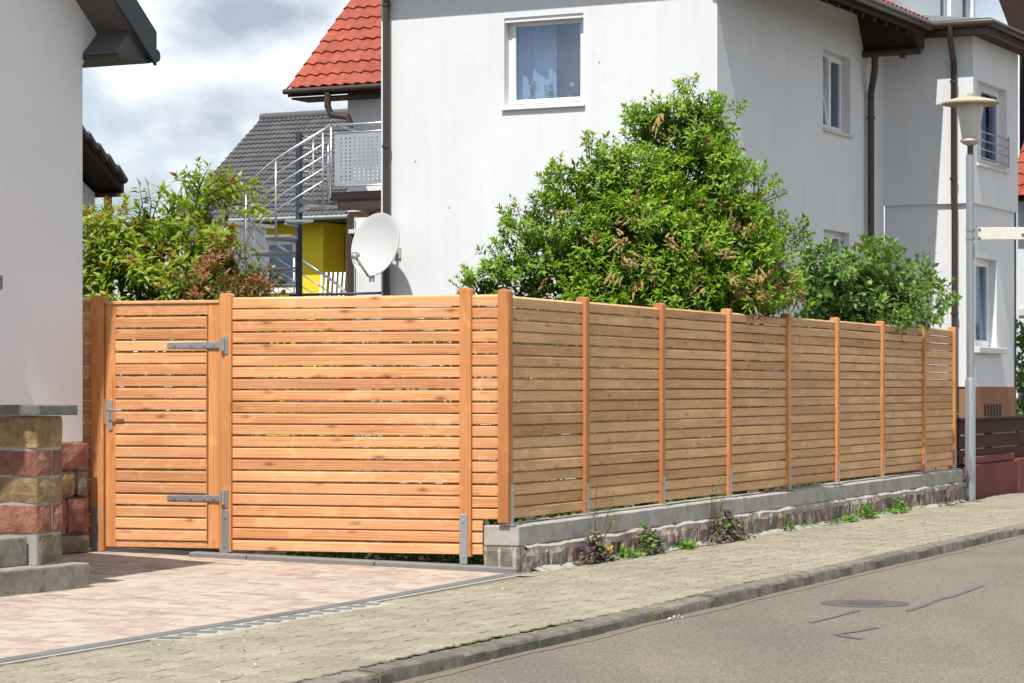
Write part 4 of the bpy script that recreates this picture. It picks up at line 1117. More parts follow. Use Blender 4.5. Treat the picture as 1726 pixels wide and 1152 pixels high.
# ------------------------------------------------------------------ satellite dish
DC = pt(632, 412, 37.85)
D = empty('satellite_dish', HF.P(HF.at(671), 0, HF.z(427, HF.at(671))), 'white satellite dish on the corner of the large white house', 'satellite dish')
dn = Vector((-math.sin(R(36)) * math.cos(R(14)), -math.cos(R(36)) * math.cos(R(14)), math.sin(R(14)))).normalized()
dxv = Vector((0, 0, 1)).cross(dn).normalized(); dyv = dn.cross(dxv)
mb = MB(); rings, seg = 7, 36
def dp(r, a, off=0.0): return DC + dxv * (r * 0.425 * math.cos(a)) + dyv * (r * 0.465 * math.sin(a)) + dn * (0.075 * (r * r - 1) + off)
vs = [dp(0, 0)]
for i in range(1, rings + 1):
    vs += [dp(i / rings, 2 * math.pi * j / seg) for j in range(seg)]
fs = [(0, 1 + j, 1 + (j + 1) % seg) for j in range(seg)]
for i in range(rings - 1):
    fs += [(1 + i * seg + j, 1 + (i + 1) * seg + j, 1 + (i + 1) * seg + (j + 1) % seg, 1 + i * seg + (j + 1) % seg) for j in range(seg)]
b_ = 1 + (rings - 1) * seg
vs += [dp(1.03, 2 * math.pi * j / seg, -0.004) for j in range(seg)] + [dp(1.03, 2 * math.pi * j / seg, -0.025) for j in range(seg)] + [dp(0.99, 2 * math.pi * j / seg, -0.02) for j in range(seg)]
n0 = 1 + rings * seg
for q_ in range(3):
    A_ = b_ if q_ == 0 else n0 + (q_ - 1) * seg
    B_ = n0 + q_ * seg
    fs += [(A_ + j, B_ + j, B_ + (j + 1) % seg, A_ + (j + 1) % seg) for j in range(seg)]
b2 = len(vs)
vs.append(dp(0, 0, -0.014)); 
for i in range(1, rings + 1):
    vs += [dp(0.99 * i / rings, 2 * math.pi * j / seg, -0.016) for j in range(seg)]
fs += [(b2, b2 + 1 + (j + 1) % seg, b2 + 1 + j) for j in range(seg)]
for i in range(rings - 1):
    fs += [(b2 + 1 + i * seg + (j + 1) % seg, b2 + 1 + (i + 1) * seg + (j + 1) % seg, b2 + 1 + (i + 1) * seg + j, b2 + 1 + i * seg + j) for j in range(seg)]
mb.add(vs, fs); mb.obj('reflector', M['dish'], D, smooth=50)
foot = DC - dyv * 0.49 + dn * 0.0
lnb = pt(598, 432, (DC + dn * 0.5).y)
MB().tube([foot - dn * 0.06, foot + dn * 0.03, lnb.lerp(foot, 0.08)], 0.019, 8).obj('feed_arm', M['lnb'], D, smooth=True)
ln_ = MB().tube([lnb + (lnb - DC).normalized() * 0.05, lnb - (lnb - DC).normalized() * 0.07], [0.035, 0.045], 10).obj('feed_horn', M['lnb'], D, smooth=40)
MB().box(Fr((lnb.x, lnb.y), 90, 1), -0.045, 0.035, -0.03, 0.03, lnb.z - 0.01, lnb.z + 0.07).obj('horn_housing', M['lnb'], D, bevel=0.01)
MB().tube([lnb + Vector((-.02, 0, 0)), lnb + Vector((0.0, 0, -0.1)), lnb + Vector((0.05, 0, -0.12)), lnb.lerp(foot, 0.4) + Vector((0, 0, -0.03)), foot], 0.006, 6).obj('cable', M['dish'], D)
wp = HF.P(HF.at(671), 0.0, HF.z(427, HF.at(671)))
MB().box(Fr(tuple(wp[:2]), 116.8, 1), -0.055, 0.055, 0.0, 0.025, wp.z - 0.08, wp.z + 0.08).obj('wall_plate', M['lnb'], D, bevel=0.003)
back = DC - dn * 0.14
wq = wp + Vector((HF.v[0], HF.v[1], 0)) * 0.3
MB().tube([wp, wq, wq + Vector((0, 0, -0.02)), back], 0.022, 8).obj('mount_tube', M['galv'], D, smooth=40)
MB().tube([back + Vector((0, 0, -0.12)), back + Vector((0, 0, 0.10))], 0.026, 8).obj('mast_clamp', M['galv'], D, smooth=40)
MB().tube([foot - dn * 0.05 + Vector((0, 0, 0.05)), foot - dn * 0.05 - Vector((0, 0, 0.06))], 0.04, 10).obj('arm_bracket', M['lnb'], D, smooth=40)

# ------------------------------------------------------------------ curtain and plants in the upper window
cv = -0.42
mb = MB(); n = 60
c0, c1 = HF.at(871, cv), HF.at(938, cv)
vs = []
for i in range(n + 1):
    f_ = i / n; uu = c0 + (c1 - c0) * f_
    dv = 0.035 * math.sin(f_ * 2 * math.pi * 2.5) + 0.012 * math.sin(f_ * 31)
    vs += [HF.P(uu, cv + dv, wz0 + 0.06), HF.P(uu, cv + dv, wz1 - 0.02)]
mb.add(vs, [(2 * i, 2 * i + 2, 2 * i + 3, 2 * i + 1) for i in range(n)])
tag(mb.obj('curtain', M['curtain'], smooth=True), 'pale net curtain behind the upper window of the large white house', 'curtain')
def sprig(name, px, py, seed, label, flower, cat):
    q = random.Random(seed); uu = HF.at(px, -0.36); z0 = wz0 + 0.075
    e = empty(name, HF.P(uu, -0.36, z0), label, cat)
    MB().lathe(HF.P(uu, -0.36, z0), [(0.045, 0), (0.06, 0.09), (0.052, 0.09), (0.045, 0.07)], 14).obj('pot', M['pot'], e, smooth=40)
    top = HF.z(py, uu, -0.36)
    mb = MB(); lf = MB()
    for k in range(4):
        tip = HF.P(uu + q.uniform(-0.09, 0.09), -0.36, top + q.uniform(-0.1, 0.02)); b = HF.P(uu, -0.36, z0 + 0.07)
        mb.tube([b, b.lerp(tip, 0.5) + Vector((q.uniform(-.03, .03), 0, 0.02)), tip], 0.005, 5)
        for j in range(5):
            c_ = b.lerp(tip, 0.3 + j * 0.16); s_ = Vector((q.uniform(-.05, .05), q.uniform(-.02, .02), q.uniform(-.02, .05)))
            x_ = Vector((0.0, 0.012, 0.015)); lf.add([c_, c_ + s_ * 0.5 + x_, c_ + s_, c_ + s_ * 0.5 - x_], [(0, 1, 2, 3)], q.random())
    mb.obj('stem', M['twig'], e); lf.obj('foliage', M['leaf_big'], e, attr=True)
    if flower:
        fm = MB(); c_ = HF.P(uu + 0.03, -0.34, top)
        for k in range(6):
            a = k * math.pi / 3; d_ = Vector((math.cos(a) * 0.045, -0.01, math.sin(a) * 0.045)); p_ = Vector((-math.sin(a) * .02, 0, math.cos(a) * .02))
            fm.add([c_, c_ + d_ * .6 + p_, c_ + d_, c_ + d_ * .6 - p_], [(0, 1, 2, 3)])
        fm.obj('blossom', M['dish'], e)
sprig('potted_plant', 897, 132, 3, 'dark sprig with small leaves before the net curtain in the upper window', False, 'plant')
sprig('potted_plant', 925, 140, 5, 'low sprig at the right edge of the net curtain in the upper window', False, 'plant')
sprig('potted_plant', 962, 143, 8, 'white flower standing right of the net curtain in the upper window', True, 'plant')

# thin signs of age on the big wall: small plugs and a cable clip
for px, py in ((757, 350), (700, 272), (1010, 105)):
    uu = HF.at(px); MB().tube([HF.P(uu, -0.01, HF.z(py, uu)), HF.P(uu, 0.006, HF.z(py, uu))], 0.014, 8).obj('wall_plug', M['lnb'], H1)

# ------------------------------------------------------------------ house on the left
H2 = empty('house', LH.P(-3, 0, 0), 'white house cut by the left edge of the photo, dark grey roof edge above', 'house')
ext = Vector((-LH.v[0], -LH.v[1], 0))
PZ = 0.96
poly = [(-9, PZ), (0, PZ), (0, 3.89), (0.2, 4.15), (-4.6, 4.15 + 4.8 * 0.8), (-9, 4.15 + 0.4 * 0.8)]
MB().prism([LH.P(u, 0, z) for u, z in poly], ext * 7.5).obj('wall', M['left_plaster'], H2)
MB().box(LH, -9, -0.02, -7.5, -0.03, -0.1, PZ - 0.001).obj('plinth_core', M['mortar'], H2)
rows = [(0.10, 0.245, 'dark_stone'), (0.255, 0.53, 'red_stone'), (0.545, 0.735, 'mix'), (0.75, 0.955, 'red_stone')]
q = random.Random(5); k = 0
for z0, z1, mt in rows:
    u = 0.045
    while u > -2.5:
        wd = q.uniform(0.28, 0.5) if mt != 'mix' else q.uniform(0.12, 0.3)
        if mt == 'mix' and u > 0: wd = 0.17
        m_ = mt if mt != 'mix' else ('dark_stone' if u > 0 else q.choice(['yellow_stone', 'red_stone', 'yellow_stone']))
        rock(LH, u - wd + 0.012, u, -0.1, 0.035, z0, z1, 0.014, 100 + k).obj('stone', M[m_], H2)
        u -= wd; k += 1
# roof: a sloping slab with light soffit, dark verge board and gutter at its right-hand eave
def slope_slab(u0, z0, u1, v0, v1, off0, off1, name, mat, parent, bevel=0.0):
    s = 0.8; z1 = z0 + (u0 - u1) * s
    P8 = [LH.P(u0, v0, z0 + off0), LH.P(u1, v0, z1 + off0), LH.P(u1, v1, z1 + off0), LH.P(u0, v1, z0 + off0), LH.P(u0, v0, z0 + off1), LH.P(u1, v0, z1 + off1), LH.P(u1, v1, z1 + off1), LH.P(u0, v1, z0 + off1)]
    return MB().hexa(P8).obj(name, mat, parent, bevel)
e0 = 0.42
zs = 4.15 - (e0 - 0.2) * 0.8
R2 = slope_slab(e0, zs, -4.6, 0.35, -7.6, 0.03, 0.2, 'roof', M['slate_paint'], H2)
slope_slab(e0 - 0.01, zs + 0.008, -4.6, 0.345, 0.0, 0.0, 0.028, 'soffit', M['soffit'], H2)
slope_slab(e0 + 0.04, zs - 0.032, -4.6, 0.38, 0.352, -0.03, 0.24, 'verge_board', M['slate_paint'], H2, 0.004)
P8 = [LH.P(0.0, 0.34, 3.93), LH.P(e0, 0.34, 3.93), LH.P(e0, -7.5, 3.93), LH.P(0.0, -7.5, 3.93), LH.P(0.0, 0.34, 3.96), LH.P(e0, 0.34, 3.96), LH.P(e0, -7.5, 3.96), LH.P(0.0, -7.5, 3.96)]
MB().hexa(P8).obj('eave_soffit', M['slate_paint'], H2)
MB().prism([LH.P(u, 0.315, z) for u, z in ((0.0, 3.965), (e0 - 0.02, 3.965), (e0 - 0.02, zs + 0.02), (0.19, 4.16), (0.0, 3.98))], ext * 0.312).obj('eave_return', M['soffit'], H2)
MB().tube([LH.P(e0 + 0.06, 0.365, 3.995), LH.P(e0 + 0.06, -7.5, 3.995)], 0.052, 12).obj('gutter', M['slate_paint'], H2, smooth=40)
sl2 = MB(); sl2.hexa([LH.P(-4.6, 0.35, zs + 5.02 * 0.8), LH.P(-9.5, 0.35, zs + 0.1), LH.P(-9.5, -7.6, zs + 0.1), LH.P(-4.6, -7.6, zs + 5.02 * 0.8),
                    LH.P(-4.6, 0.42, zs + 5.02 * 0.8 + .2), LH.P(-9.5, 0.35, zs + 0.3), LH.P(-9.5, -7.6, zs + 0.3), LH.P(-4.6, -7.6, zs + 5.02 * 0.8 + .2)])
sl2.obj('roof', M['slate_paint'], H2)
MB().box(LH, LH.at(-2) - 0.16, LH.at(-2), 0.0, 0.04, LH.z(489, LH.at(3)), LH.z(465, LH.at(3))).obj('wall_box', M['edging'], H2, bevel=0.005)
# unseen roof added above the picture to shade the pillar and the drive
sh = 2.2 * 1.88 / math.tan(R(SUN_EL))
dx, dy = math.sin(R(SUN_AZ)) * sh, math.cos(R(SUN_AZ)) * sh
A = Vector((-2.24 - dx, 19.6 - dy, 4.2)); Bq = Vector((-3.34 - dx - 1.3, 19.7 - dy + 1.3, 4.2))
Cq = Vector((-3.82, 15.32, 4.2)); Dq = Vector((Bq.x - 0.7, Cq.y, 4.2))
MB().prism([A, Bq, Dq, Cq], (0, 0, 0.16)).obj('shade_roof', M['slate_paint'], H2)

# entrance steps and pillar
ES = empty('entrance_steps', LH.P(-3.2, 1.4, 0.02), 'worn grey stone steps at the left edge, in front of the sandstone pillar', 'steps')
MB().box(LH, -5.2, -2.41, 0.0, 1.82, -0.05, 0.215).obj('step', M['step'], ES, bevel=0.012, seg=2)
MB().box(LH, -5.2, -2.835, 0.0, 1.63, 0.2155, 0.405).obj('step', M['step'], ES, bevel=0.012, seg=2)
PI = empty('stone_pillar', LH.P(-2.68, 1.5, 0.215), 'pillar of yellow and red sandstone blocks with a flat dark cap stone', 'pillar')
a_, b_ = -2.825, -2.54
MB().box(LH, a_ + 0.012, b_ - 0.012, 0.7, 1.688, 0.217, 1.19).obj('mortar_core', M['mortar'], PI)
lay = [(0.225, 0.404, [(-2.785, b_, 'dark_stone')]), (0.423, 0.61, [(a_, -2.655, 'red_stone'), (-2.64, b_, 'red_stone')]), (0.621, 0.785, [(a_, b_, 'yellow_stone')]),
       (0.796, 0.967, [(a_, -2.655, 'red_stone'), (-2.64, b_, 'red_stone')]), (0.983, 1.185, [(a_, b_, 'yellow_stone')])]
k = 0
for z0, z1, st in lay:
    for u0, u1, mt in st:
        v0 = 1.28 if k % 2 == 0 else 1.36
        if mt == 'dark_stone': v0 = 1.64
        rock(LH, u0, u1, v0, 1.702, z0, z1, 0.010, 300 + k, 2).obj('stone', M[mt], PI)
        if mt != 'dark_stone' and u0 == a_:
            rock(LH, u0, u1, 0.8, v0 - 0.015, z0, z1, 0.010, 340 + k, 1).obj('stone', M['red_stone' if mt == 'yellow_stone' and z0 < 0.7 else mt], PI)
        k += 1
MB().box(LH, a_ - 0.06, b_ + 0.075, 0.65, 1.765, 1.195, 1.262).obj('cap_stone', M['cap'], PI, bevel=0.008, seg=2)

# ------------------------------------------------------------------ yellow house behind
YV = Fr(tuple(pt(585, 0, 57)[:2]), 116.8, 1)
H3 = empty('house', YV.P(-4, 0, 0), 'yellow house with dark grey tiled roof behind the spiral staircase', 'house')
ye = YV.z(372, YV.at(500))
yl = YV.at(352)
ys = YV.at(545)
dL, dR = YV.at(556), YV.at(582)
w0, w1 = YV.at(386), YV.at(500)
wall('wall', YV, yl, ys, 0, ye + 0.02, 0.0, 0.3, [(w0, w1, YV.z(492, -2), YV.z(400, -2))], M['yellow_plaster'], H3)
wall('wall', YV, ys - 0.3, 4.0, 0, ye, -0.9, 0.3, [(YV.at(556, -0.9), YV.at(582, -0.9), 0.3, YV.z(392, -.5, -0.9))], M['yellow_plaster'], H3)
MB().box(YV, ys - 0.299, ys - 0.001, -0.899, -0.301, 0, ye).obj('wall_return', M['yellow_plaster'], H3)
wy = window(H3, YV, w0, w1, YV.z(492, -2), YV.z(400, -2), 0.0, 0.12, 0.09, 0.08, mull=(w0 + w1) / 2, sill=True)
dw = window(H3, YV, YV.at(556, -0.9), YV.at(582, -0.9), 0.3, YV.z(392, -.5, -0.9), -0.9, 0.12, 0.07, 0.07, sill=False)
room(H3, YV, w0 - .3, w1 + .3, 0.5, ye - 0.3, -2.5, -0.95)
room(H3, YV, YV.at(550, -0.9), 0.6, 0.1, ye - 0.3, -3.5, -1.21)
EVy = 0.55; yel = YV.at(288, EVy); yz = YV.z(368, YV.at(480), EVy)
ROWS = 22; LN = 0.21
RY = roof_slab(H3, YV, yel + 0.1, 4.2, EVy, yz - 0.02, EVy - ROWS * LN * math.cos(R(35)), 35, 0.1, M['grey_tile'], 'roof')
roof_tiles(RY, YV, yel, YV.at(600), EVy + 0.02, yz, 35, 1, 0.25, LN, ROWS, M['grey_tile'], 295, waves=2)
MB().box(YV, yel, 4.2, EVy - 0.03, EVy, yz - 0.09, yz - 0.02).obj('fascia', M['dark_wood'], H3)
MB().box(YV, yel, 4.2, -1.0, EVy - 0.03, yz - 0.09, yz - 0.07).obj('soffit', M['dark_wood'], H3)
MB().tube([YV.P(yel - 0.03, EVy + 0.06, yz - 0.03), YV.P(4.2, EVy + 0.06, yz - 0.03)], 0.05, 10).obj('gutter', M['galv'], H3, smooth=40)
rv = EVy - ROWS * LN * math.cos(R(35)); rzz = yz + ROWS * LN * math.sin(R(35))
MB().tube([YV.P(yel, rv, rzz + 0.02), YV.P(4.2, rv, rzz + 0.02)], 0.11, 10).obj('ridge', M['grey_tile'], H3, smooth=40)
roof_slab(H3, Fr(YV.o, 116.8, -1), yel + .1, 4.2, -rv, rzz - 4, -rv, 35, 0.1, M['grey_tile'], 'roof') if False else None
# folding chairs before the yellow house
def garden_chair(px, Y, label):
    b = pt(px, 530, Y); b.z = 0.02
    e = empty('garden_chair', b, label, 'chair', 'white slatted chairs before the yellow house')
    cf = Fr((b.x, b.y), 100, 1)
    zt = CAM_H - (458 - HZ) * Y / F_PX
    zs_ = zt - 0.55
    MB().box(cf, -0.24, 0.24, -0.2, 0.24, zs_, zs_ + 0.03).obj('seat', M['white_pvc'], e)
    for s_ in range(5):
        MB().hexa([cf.P(-0.22 + s_ * 0.1, -0.2, zs_ + .06), cf.P(-0.18 + s_ * 0.1, -0.2, zs_ + .06), cf.P(-0.18 + s_ * 0.1, -0.17, zs_ + .06), cf.P(-0.22 + s_ * 0.1, -0.17, zs_ + .06),
                   cf.P(-0.22 + s_ * 0.1, -0.34, zt), cf.P(-0.18 + s_ * 0.1, -0.34, zt), cf.P(-0.18 + s_ * 0.1, -0.31, zt), cf.P(-0.22 + s_ * 0.1, -0.31, zt)]).obj('back_slat', M['white_pvc'], e)
    for x in (-0.22, 0.22):
        for y in (-0.2, 0.22):
            MB().tube([cf.P(x, y, 0.02), cf.P(x, -y * 0.4, zs_)], 0.015, 6).obj('leg', M['white_pvc'], e)
garden_chair(552, 53.0, 'left of the two white slatted chairs before the yellow house')
garden_chair(575, 53.5, 'right of the two white slatted chairs before the yellow house')

# ------------------------------------------------------------------ house far left, neighbour on the right
FL = Fr(tuple(pt(160, 0, 45)[:2]), 26.8, 1)
H4 = empty('house', FL.P(-3, 0, 0), 'distant white gabled house with dark brown eaves beyond the left wall corner', 'house')
hz_ = FL.z(326, 0.0)
poly = [(-6, 0), (0, 0), (0, hz_), (-3.2, hz_ + 3.2 * 0.5), (-6, hz_ + 0.3)]
MB().prism([FL.P(u, 0, z) for u, z in poly], Vector((-FL.v[0], -FL.v[1], 0)) * 6).obj('wall', M['white_plaster'], H4)
eu = FL.at(209, 0.5); z0 = FL.z(326, eu, 0.5)
P8 = [FL.P(eu, 0.5, z0 - 0.0), FL.P(-4, 0.5, z0 + (eu + 4) * 0.58), FL.P(-4, -6, z0 + (eu + 4) * .58), FL.P(eu, -6, z0),
      FL.P(eu, 0.5, z0 + 0.2), FL.P(-4, 0.5, z0 + (eu + 4) * 0.58 + 0.25), FL.P(-4, -6, z0 + (eu + 4) * .58 + .25), FL.P(eu, -6, z0 + .2)]
R4 = MB().hexa(P8).obj('roof', M['dark_wood'], H4)
for k in range(9):
    a = eu - k * 0.28
    MB().tube([FL.P(a, 0.52, z0 + 0.2 + (eu - a) * 0.58), FL.P(a - 0.26, 0.52, z0 + 0.28 + (eu - a + 0.26) * 0.58)], 0.07, 6).obj('verge_tile', M['brown_metal'], R4)
MB().box(FL, 0.0, eu, -3, 0.45, z0 - 0.06, z0 - 0.0).obj('soffit', M['dark_wood'], H4)
MB().box(FL, FL.at(183, 0.3), FL.at(189, 0.3), 0.2, 0.3, z0 - 0.5, z0 - 0.06).obj('bracket', M['larch_post'], H4)
# a pale building glimpsed through the leaves
WB = empty('house', pt(285, 500, 52), 'pale building glimpsed through the leaves of the left bush', 'house')
wf = Fr(tuple(pt(255, 0, 52)[:2]), 116.8, 1)
MB().box(wf, 0, wf.at(312), -3, 0, 0, wf.z(372, 0.3)).obj('wall', M['white_plaster'], WB)
MB().box(wf, -0.2, wf.at(318), -3.2, 0.2, wf.z(372, .3) + 0.001, wf.z(366, .3)).obj('roof', M['stone_sill'], WB)

NB = Fr(tuple(pt(1716, 0, 47.5)[:2]), 116.8, 1)
H5 = empty('house', NB.P(2, 0, 0), 'white neighbour house at the right edge, dark timber gable and red roof', 'house')
MB().box(NB, 0.0, 6, -6, 0, -0.1, NB.z(336, .2)).obj('wall', M['white_plaster'], H5)
MB().box(NB, 0.02, 0.5, 0.0, 0.03, NB.z(532, .2), NB.z(520, .2)).obj('ledge', M['stone_sill'], H5)
ez5 = NB.z(334, 0.2, 0.4)
RN = roof_slab(H5, NB, -0.12, 6, 0.45, ez5, -2.4, 42, 0.08, M['dark_wood'], 'roof')
roof_tiles(RN, NB, -0.1, 2.3, 0.47, ez5 + 0.01, 42, 1, 0.21, 0.33, 6, M['red_tile'])
P8 = [NB.P(-0.75, -0.4, NB.z(70, -.3, -.4)), NB.P(6, -0.4, NB.z(70, -.3, -.4)), NB.P(6, -6, 7.0), NB.P(-0.75, -6, 7.0), NB.P(-1.3, -0.4, 10.0), NB.P(6, -0.4, 10.0), NB.P(6, -6, 10.0), NB.P(-1.3, -6, 10.0)]
P8[0] = NB.P(NB.at(1711, -.4), -0.4, NB.z(75, -.3, -.4)); P8[3] = NB.P(NB.at(1711, -.4) + 0.5, -6, NB.z(75, -.3, -.4)); P8[2].z = P8[1].z = P8[0].z
P8[4] = NB.P(NB.at(1680, -.4), -0.4, NB.z(-10, -.3, -.4)); P8[7] = NB.P(NB.at(1680, -.4), -6, P8[4].z)
for i in (5, 6): P8[i].z = P8[4].z
MB().hexa(P8).obj('timber_gable', M['dark_wood'], H5)
MB().box(NB, NB.at(1716, -2.2), 6, -6, -2.3, NB.z(336, .2), NB.z(70, 0, -2.2)).obj('timber_wall', M['dark_wood'], H5)

# ------------------------------------------------------------------ brown board fence on a red wall, right of the lamp
BF = empty('board_fence', ST.P(16.5, 0.0, 0.4), 'dark brown horizontal board fence on a red wall, right of the lamp post', 'fence')
f0, f1_ = 14.45, 19.5
zt = [ST.z(y, ST.at(1690)) for y in (707, 729, 731.5, 752, 754.5, 776)]
for i in range(3):
    MB().box(ST, f0 - 0.35, f1_, -0.06, -0.03, zt[2 * i + 1], zt[2 * i]).obj('board', M['brown_board'], BF, bevel=0.004)
MB().box(ST, f0 - 0.35, f1_, -0.10, 0.02, zt[0] + 0.002, zt[0] + 0.035).obj('cap_board', M['brown_board'], BF, bevel=0.004)
for x in (ST.at(1679), f1_ - 0.3, f0 - 0.2):
    MB().box(ST, x - 0.045, x + 0.045, -0.15, -0.061, 0.4, zt[0]).obj('post', M['brown_board'], BF)
RW = empty('garden_wall', ST.P(16.8, 0.0, 0), 'low dark red painted wall under the brown board fence', 'wall')
MB().box(ST, 14.32, 19.6, -0.22, 0.055, -0.05, ST.z(781, 15.5)).obj('wall_body', M['red_wall'], RW, bevel=0.012)
MB().box(ST, ST.at(1709), 19.62, -0.225, 0.075, -0.05, ST.z(777, 15.8)).obj('wall_pier', M['red_wall'], RW, bevel=0.01)
MB().box(ST, 14.3, ST.at(1708), -0.24, 0.02, ST.z(780, 15.5), ST.z(768, 15.5)).obj('wall_top', M['red_wall'], RW, bevel=0.01)

# ------------------------------------------------------------------ lamp post and sign
LY = 32.3
lb = Vector(((1635.5 - CX) / F_PX * LY, LY, 0.0))
LP = empty('street_lamp', lb, 'galvanised street lamp with frosted conical lantern under a flat round roof', 'street lamp')
zl = lambda py: CAM_H - (py - HZ) * LY / F_PX
MB().tube([lb + Vector((0, 0, -0.05)), lb + Vector((0, 0, zl(642))), lb + Vector((0, 0, zl(637)))], [0.064, 0.064, 0.052], 20).obj('pole_base', M['galv'], LP, smooth=40)
MB().tube([lb + Vector((0, 0, zl(640))), lb + Vector((-0.005, 0, zl(262)))], 0.049, 18).obj('pole', M['galv'], LP, smooth=40)
MB().tube([lb + Vector((0, 0, zl(264))), lb + Vector((0, 0, zl(244)))], 0.038, 16).obj('spigot', M['iron'], LP, smooth=40)
MB().lathe(lb, [(0.04, zl(246)), (0.075, zl(244)), (0.115, zl(240)), (0.125, zl(238)), (0.10, zl(232)), (0.05, zl(228)), (0.01, zl(227.5))], 24).obj('collar', M['lamp_cup'], LP, smooth=40)
MB().lathe(lb, [(0.09, zl(234)), (0.105, zl(232)), (0.168, zl(178)), (0.165, zl(176)), (0.02, zl(175.5))], 28).obj('lantern_glass', M['frost'], LP, smooth=40)
MB().lathe(lb, [(0.02, zl(177)), (0.30, zl(178)), (0.352, zl(176.5)), (0.355, zl(174)), (0.30, zl(170)), (0.15, zl(165)), (0.04, zl(163)), (0.035, zl(158)), (0.012, zl(156.5))], 36).obj('lamp_roof', M['lamp_top'], LP, smooth=40)
for py in (392, 403, 588):
    pass
SG = empty('street_sign', Vector((lb.x + 0.07, LY - 0.03, zl(404))), 'blank pale back of a narrow sign plate clamped to the lamp post', 'sign')
sf = Fr((lb.x, lb.y - 0.05), 96, 1)
MB().box(sf, 0.085, 0.80, -0.012, 0.012, zl(405), zl(384.5)).obj('plate', M['sign'], SG, bevel=0.004)
for py in (387.5, 402):
    MB().tube([lb + Vector((0, 0, zl(py) - 0.016)), lb + Vector((0, 0, zl(py) + 0.016))], 0.058, 16).obj('clamp', M['galv'], SG, smooth=40)
    MB().box(sf, 0.045, 0.10, -0.02, 0.014, zl(py) - 0.015, zl(py) + 0.015).obj('clamp_lug', M['galv'], SG)
    MB().tube([sf.P(0.105, 0.013, zl(py)), sf.P(0.105, 0.024, zl(py))], 0.013, 8).obj('bolt', M['iron'], SG)
MB().tube([sf.P(0.63, 0.012, zl(397)), sf.P(0.63, 0.022, zl(397))], 0.016, 8).obj('bolt', M['iron'], SG)
bp = MB().box(Fr((lb.x, lb.y), 96, 1), 0.05, 0.075, -0.03, 0.03, zl(437), zl(412)).obj('band_end', M['galv'], LP)

# ------------------------------------------------------------------ vegetation
class Leaves:
    def __init__(s): s.v = []; s.f = []; s.a = []
    def leaf(s, p, t, n, L, W, a, droop=0.25, fold=0.18):
        t = t.normalized(); sd_ = t.cross(n)
        if sd_.length < 1e-4: return
        sd_.normalize(); n = sd_.cross(t)
        b = len(s.v)
        m = p + t * (L * 0.5) + n * (L * 0.04)
        tip = p + t * L - n * (L * droop)
        l = p + t * (L * 0.45) + sd_ * (W * 0.5) + n * (W * fold); r = p + t * (L * 0.45) - sd_ * (W * 0.5) + n * (W * fold)
        s.v += [p[:], l[:], tip[:], r[:], m[:]]
        s.f += [(b, b + 4, b + 1), (b + 1, b + 4, b + 2), (b + 2, b + 4, b + 3), (b + 3, b + 4, b)]
        s.a += [min(1, max(0, a))] * 5
    def obj(s, name, mat, parent=None):
        me = bpy.data.meshes.new(name)
        a = np.array(s.v); c = Vector(((a[:, 0].min() + a[:, 0].max()) / 2, (a[:, 1].min() + a[:, 1].max()) / 2, a[:, 2].min()))
        me.from_pydata((a - np.array(c[:])).tolist(), [], s.f)
        at = me.attributes.new('rnd', 'FLOAT', 'POINT'); at.data.foreach_set('value', s.a)
        me.materials.append(mat)
        o = link(name, me, Matrix.Translation(c), parent)
        o['kind'] = 'stuff'
        return o
def rdir(q):
    z = q.uniform(-1, 1); a = q.uniform(0, 2 * math.pi); r = math.sqrt(1 - z * z)
    return Vector((r * math.cos(a), r * math.sin(a), z))
def shoot(lv, q, p, d, ln, n, L, W, base_a, spread=1.0, droop=0.25, stems=None, tipfan=4):
    d = d.normalized(); k_ = q.uniform(0.72, 1.25); L *= k_; W *= k_; tipfan = q.randint(2, tipfan); spread *= q.uniform(0.7, 1.15)
    x = d.cross(Vector((0.3, 0.2, 1))).normalized(); y = d.cross(x)
    for i in range(n):
        f = (i + 0.5) / n; a = i * 2.4 + q.uniform(-.7, .7)
        r = x * math.cos(a) + y * math.sin(a)
        t = r * spread + d * (0.25 + 0.75 * f) + Vector((0, 0, -0.15 * (1 - f)))
        c = p + d * (ln * f)
        lv.leaf(c, t, (d * 1.0 - r * 0.35 + Vector((0, 0, 0.35))), L * q.uniform(0.75, 1.1), W * q.uniform(0.8, 1.1), base_a + 0.25 * f + q.gauss(0, 0.09), droop)
    tip = p + d * ln
    for i in range(tipfan):
        a = i * 2 * math.pi / max(1, tipfan) + q.random()
        r = x * math.cos(a) + y * math.sin(a)
        lv.leaf(tip, r * 0.55 + d, d - r * 0.5, L * q.uniform(0.6, 0.9), W * 0.85, base_a + 0.32 + q.gauss(0, 0.1), droop * 0.5)
    if stems is not None: stems.tube([p - d * 0.1, tip], [0.006, 0.003], 4, caps=False)
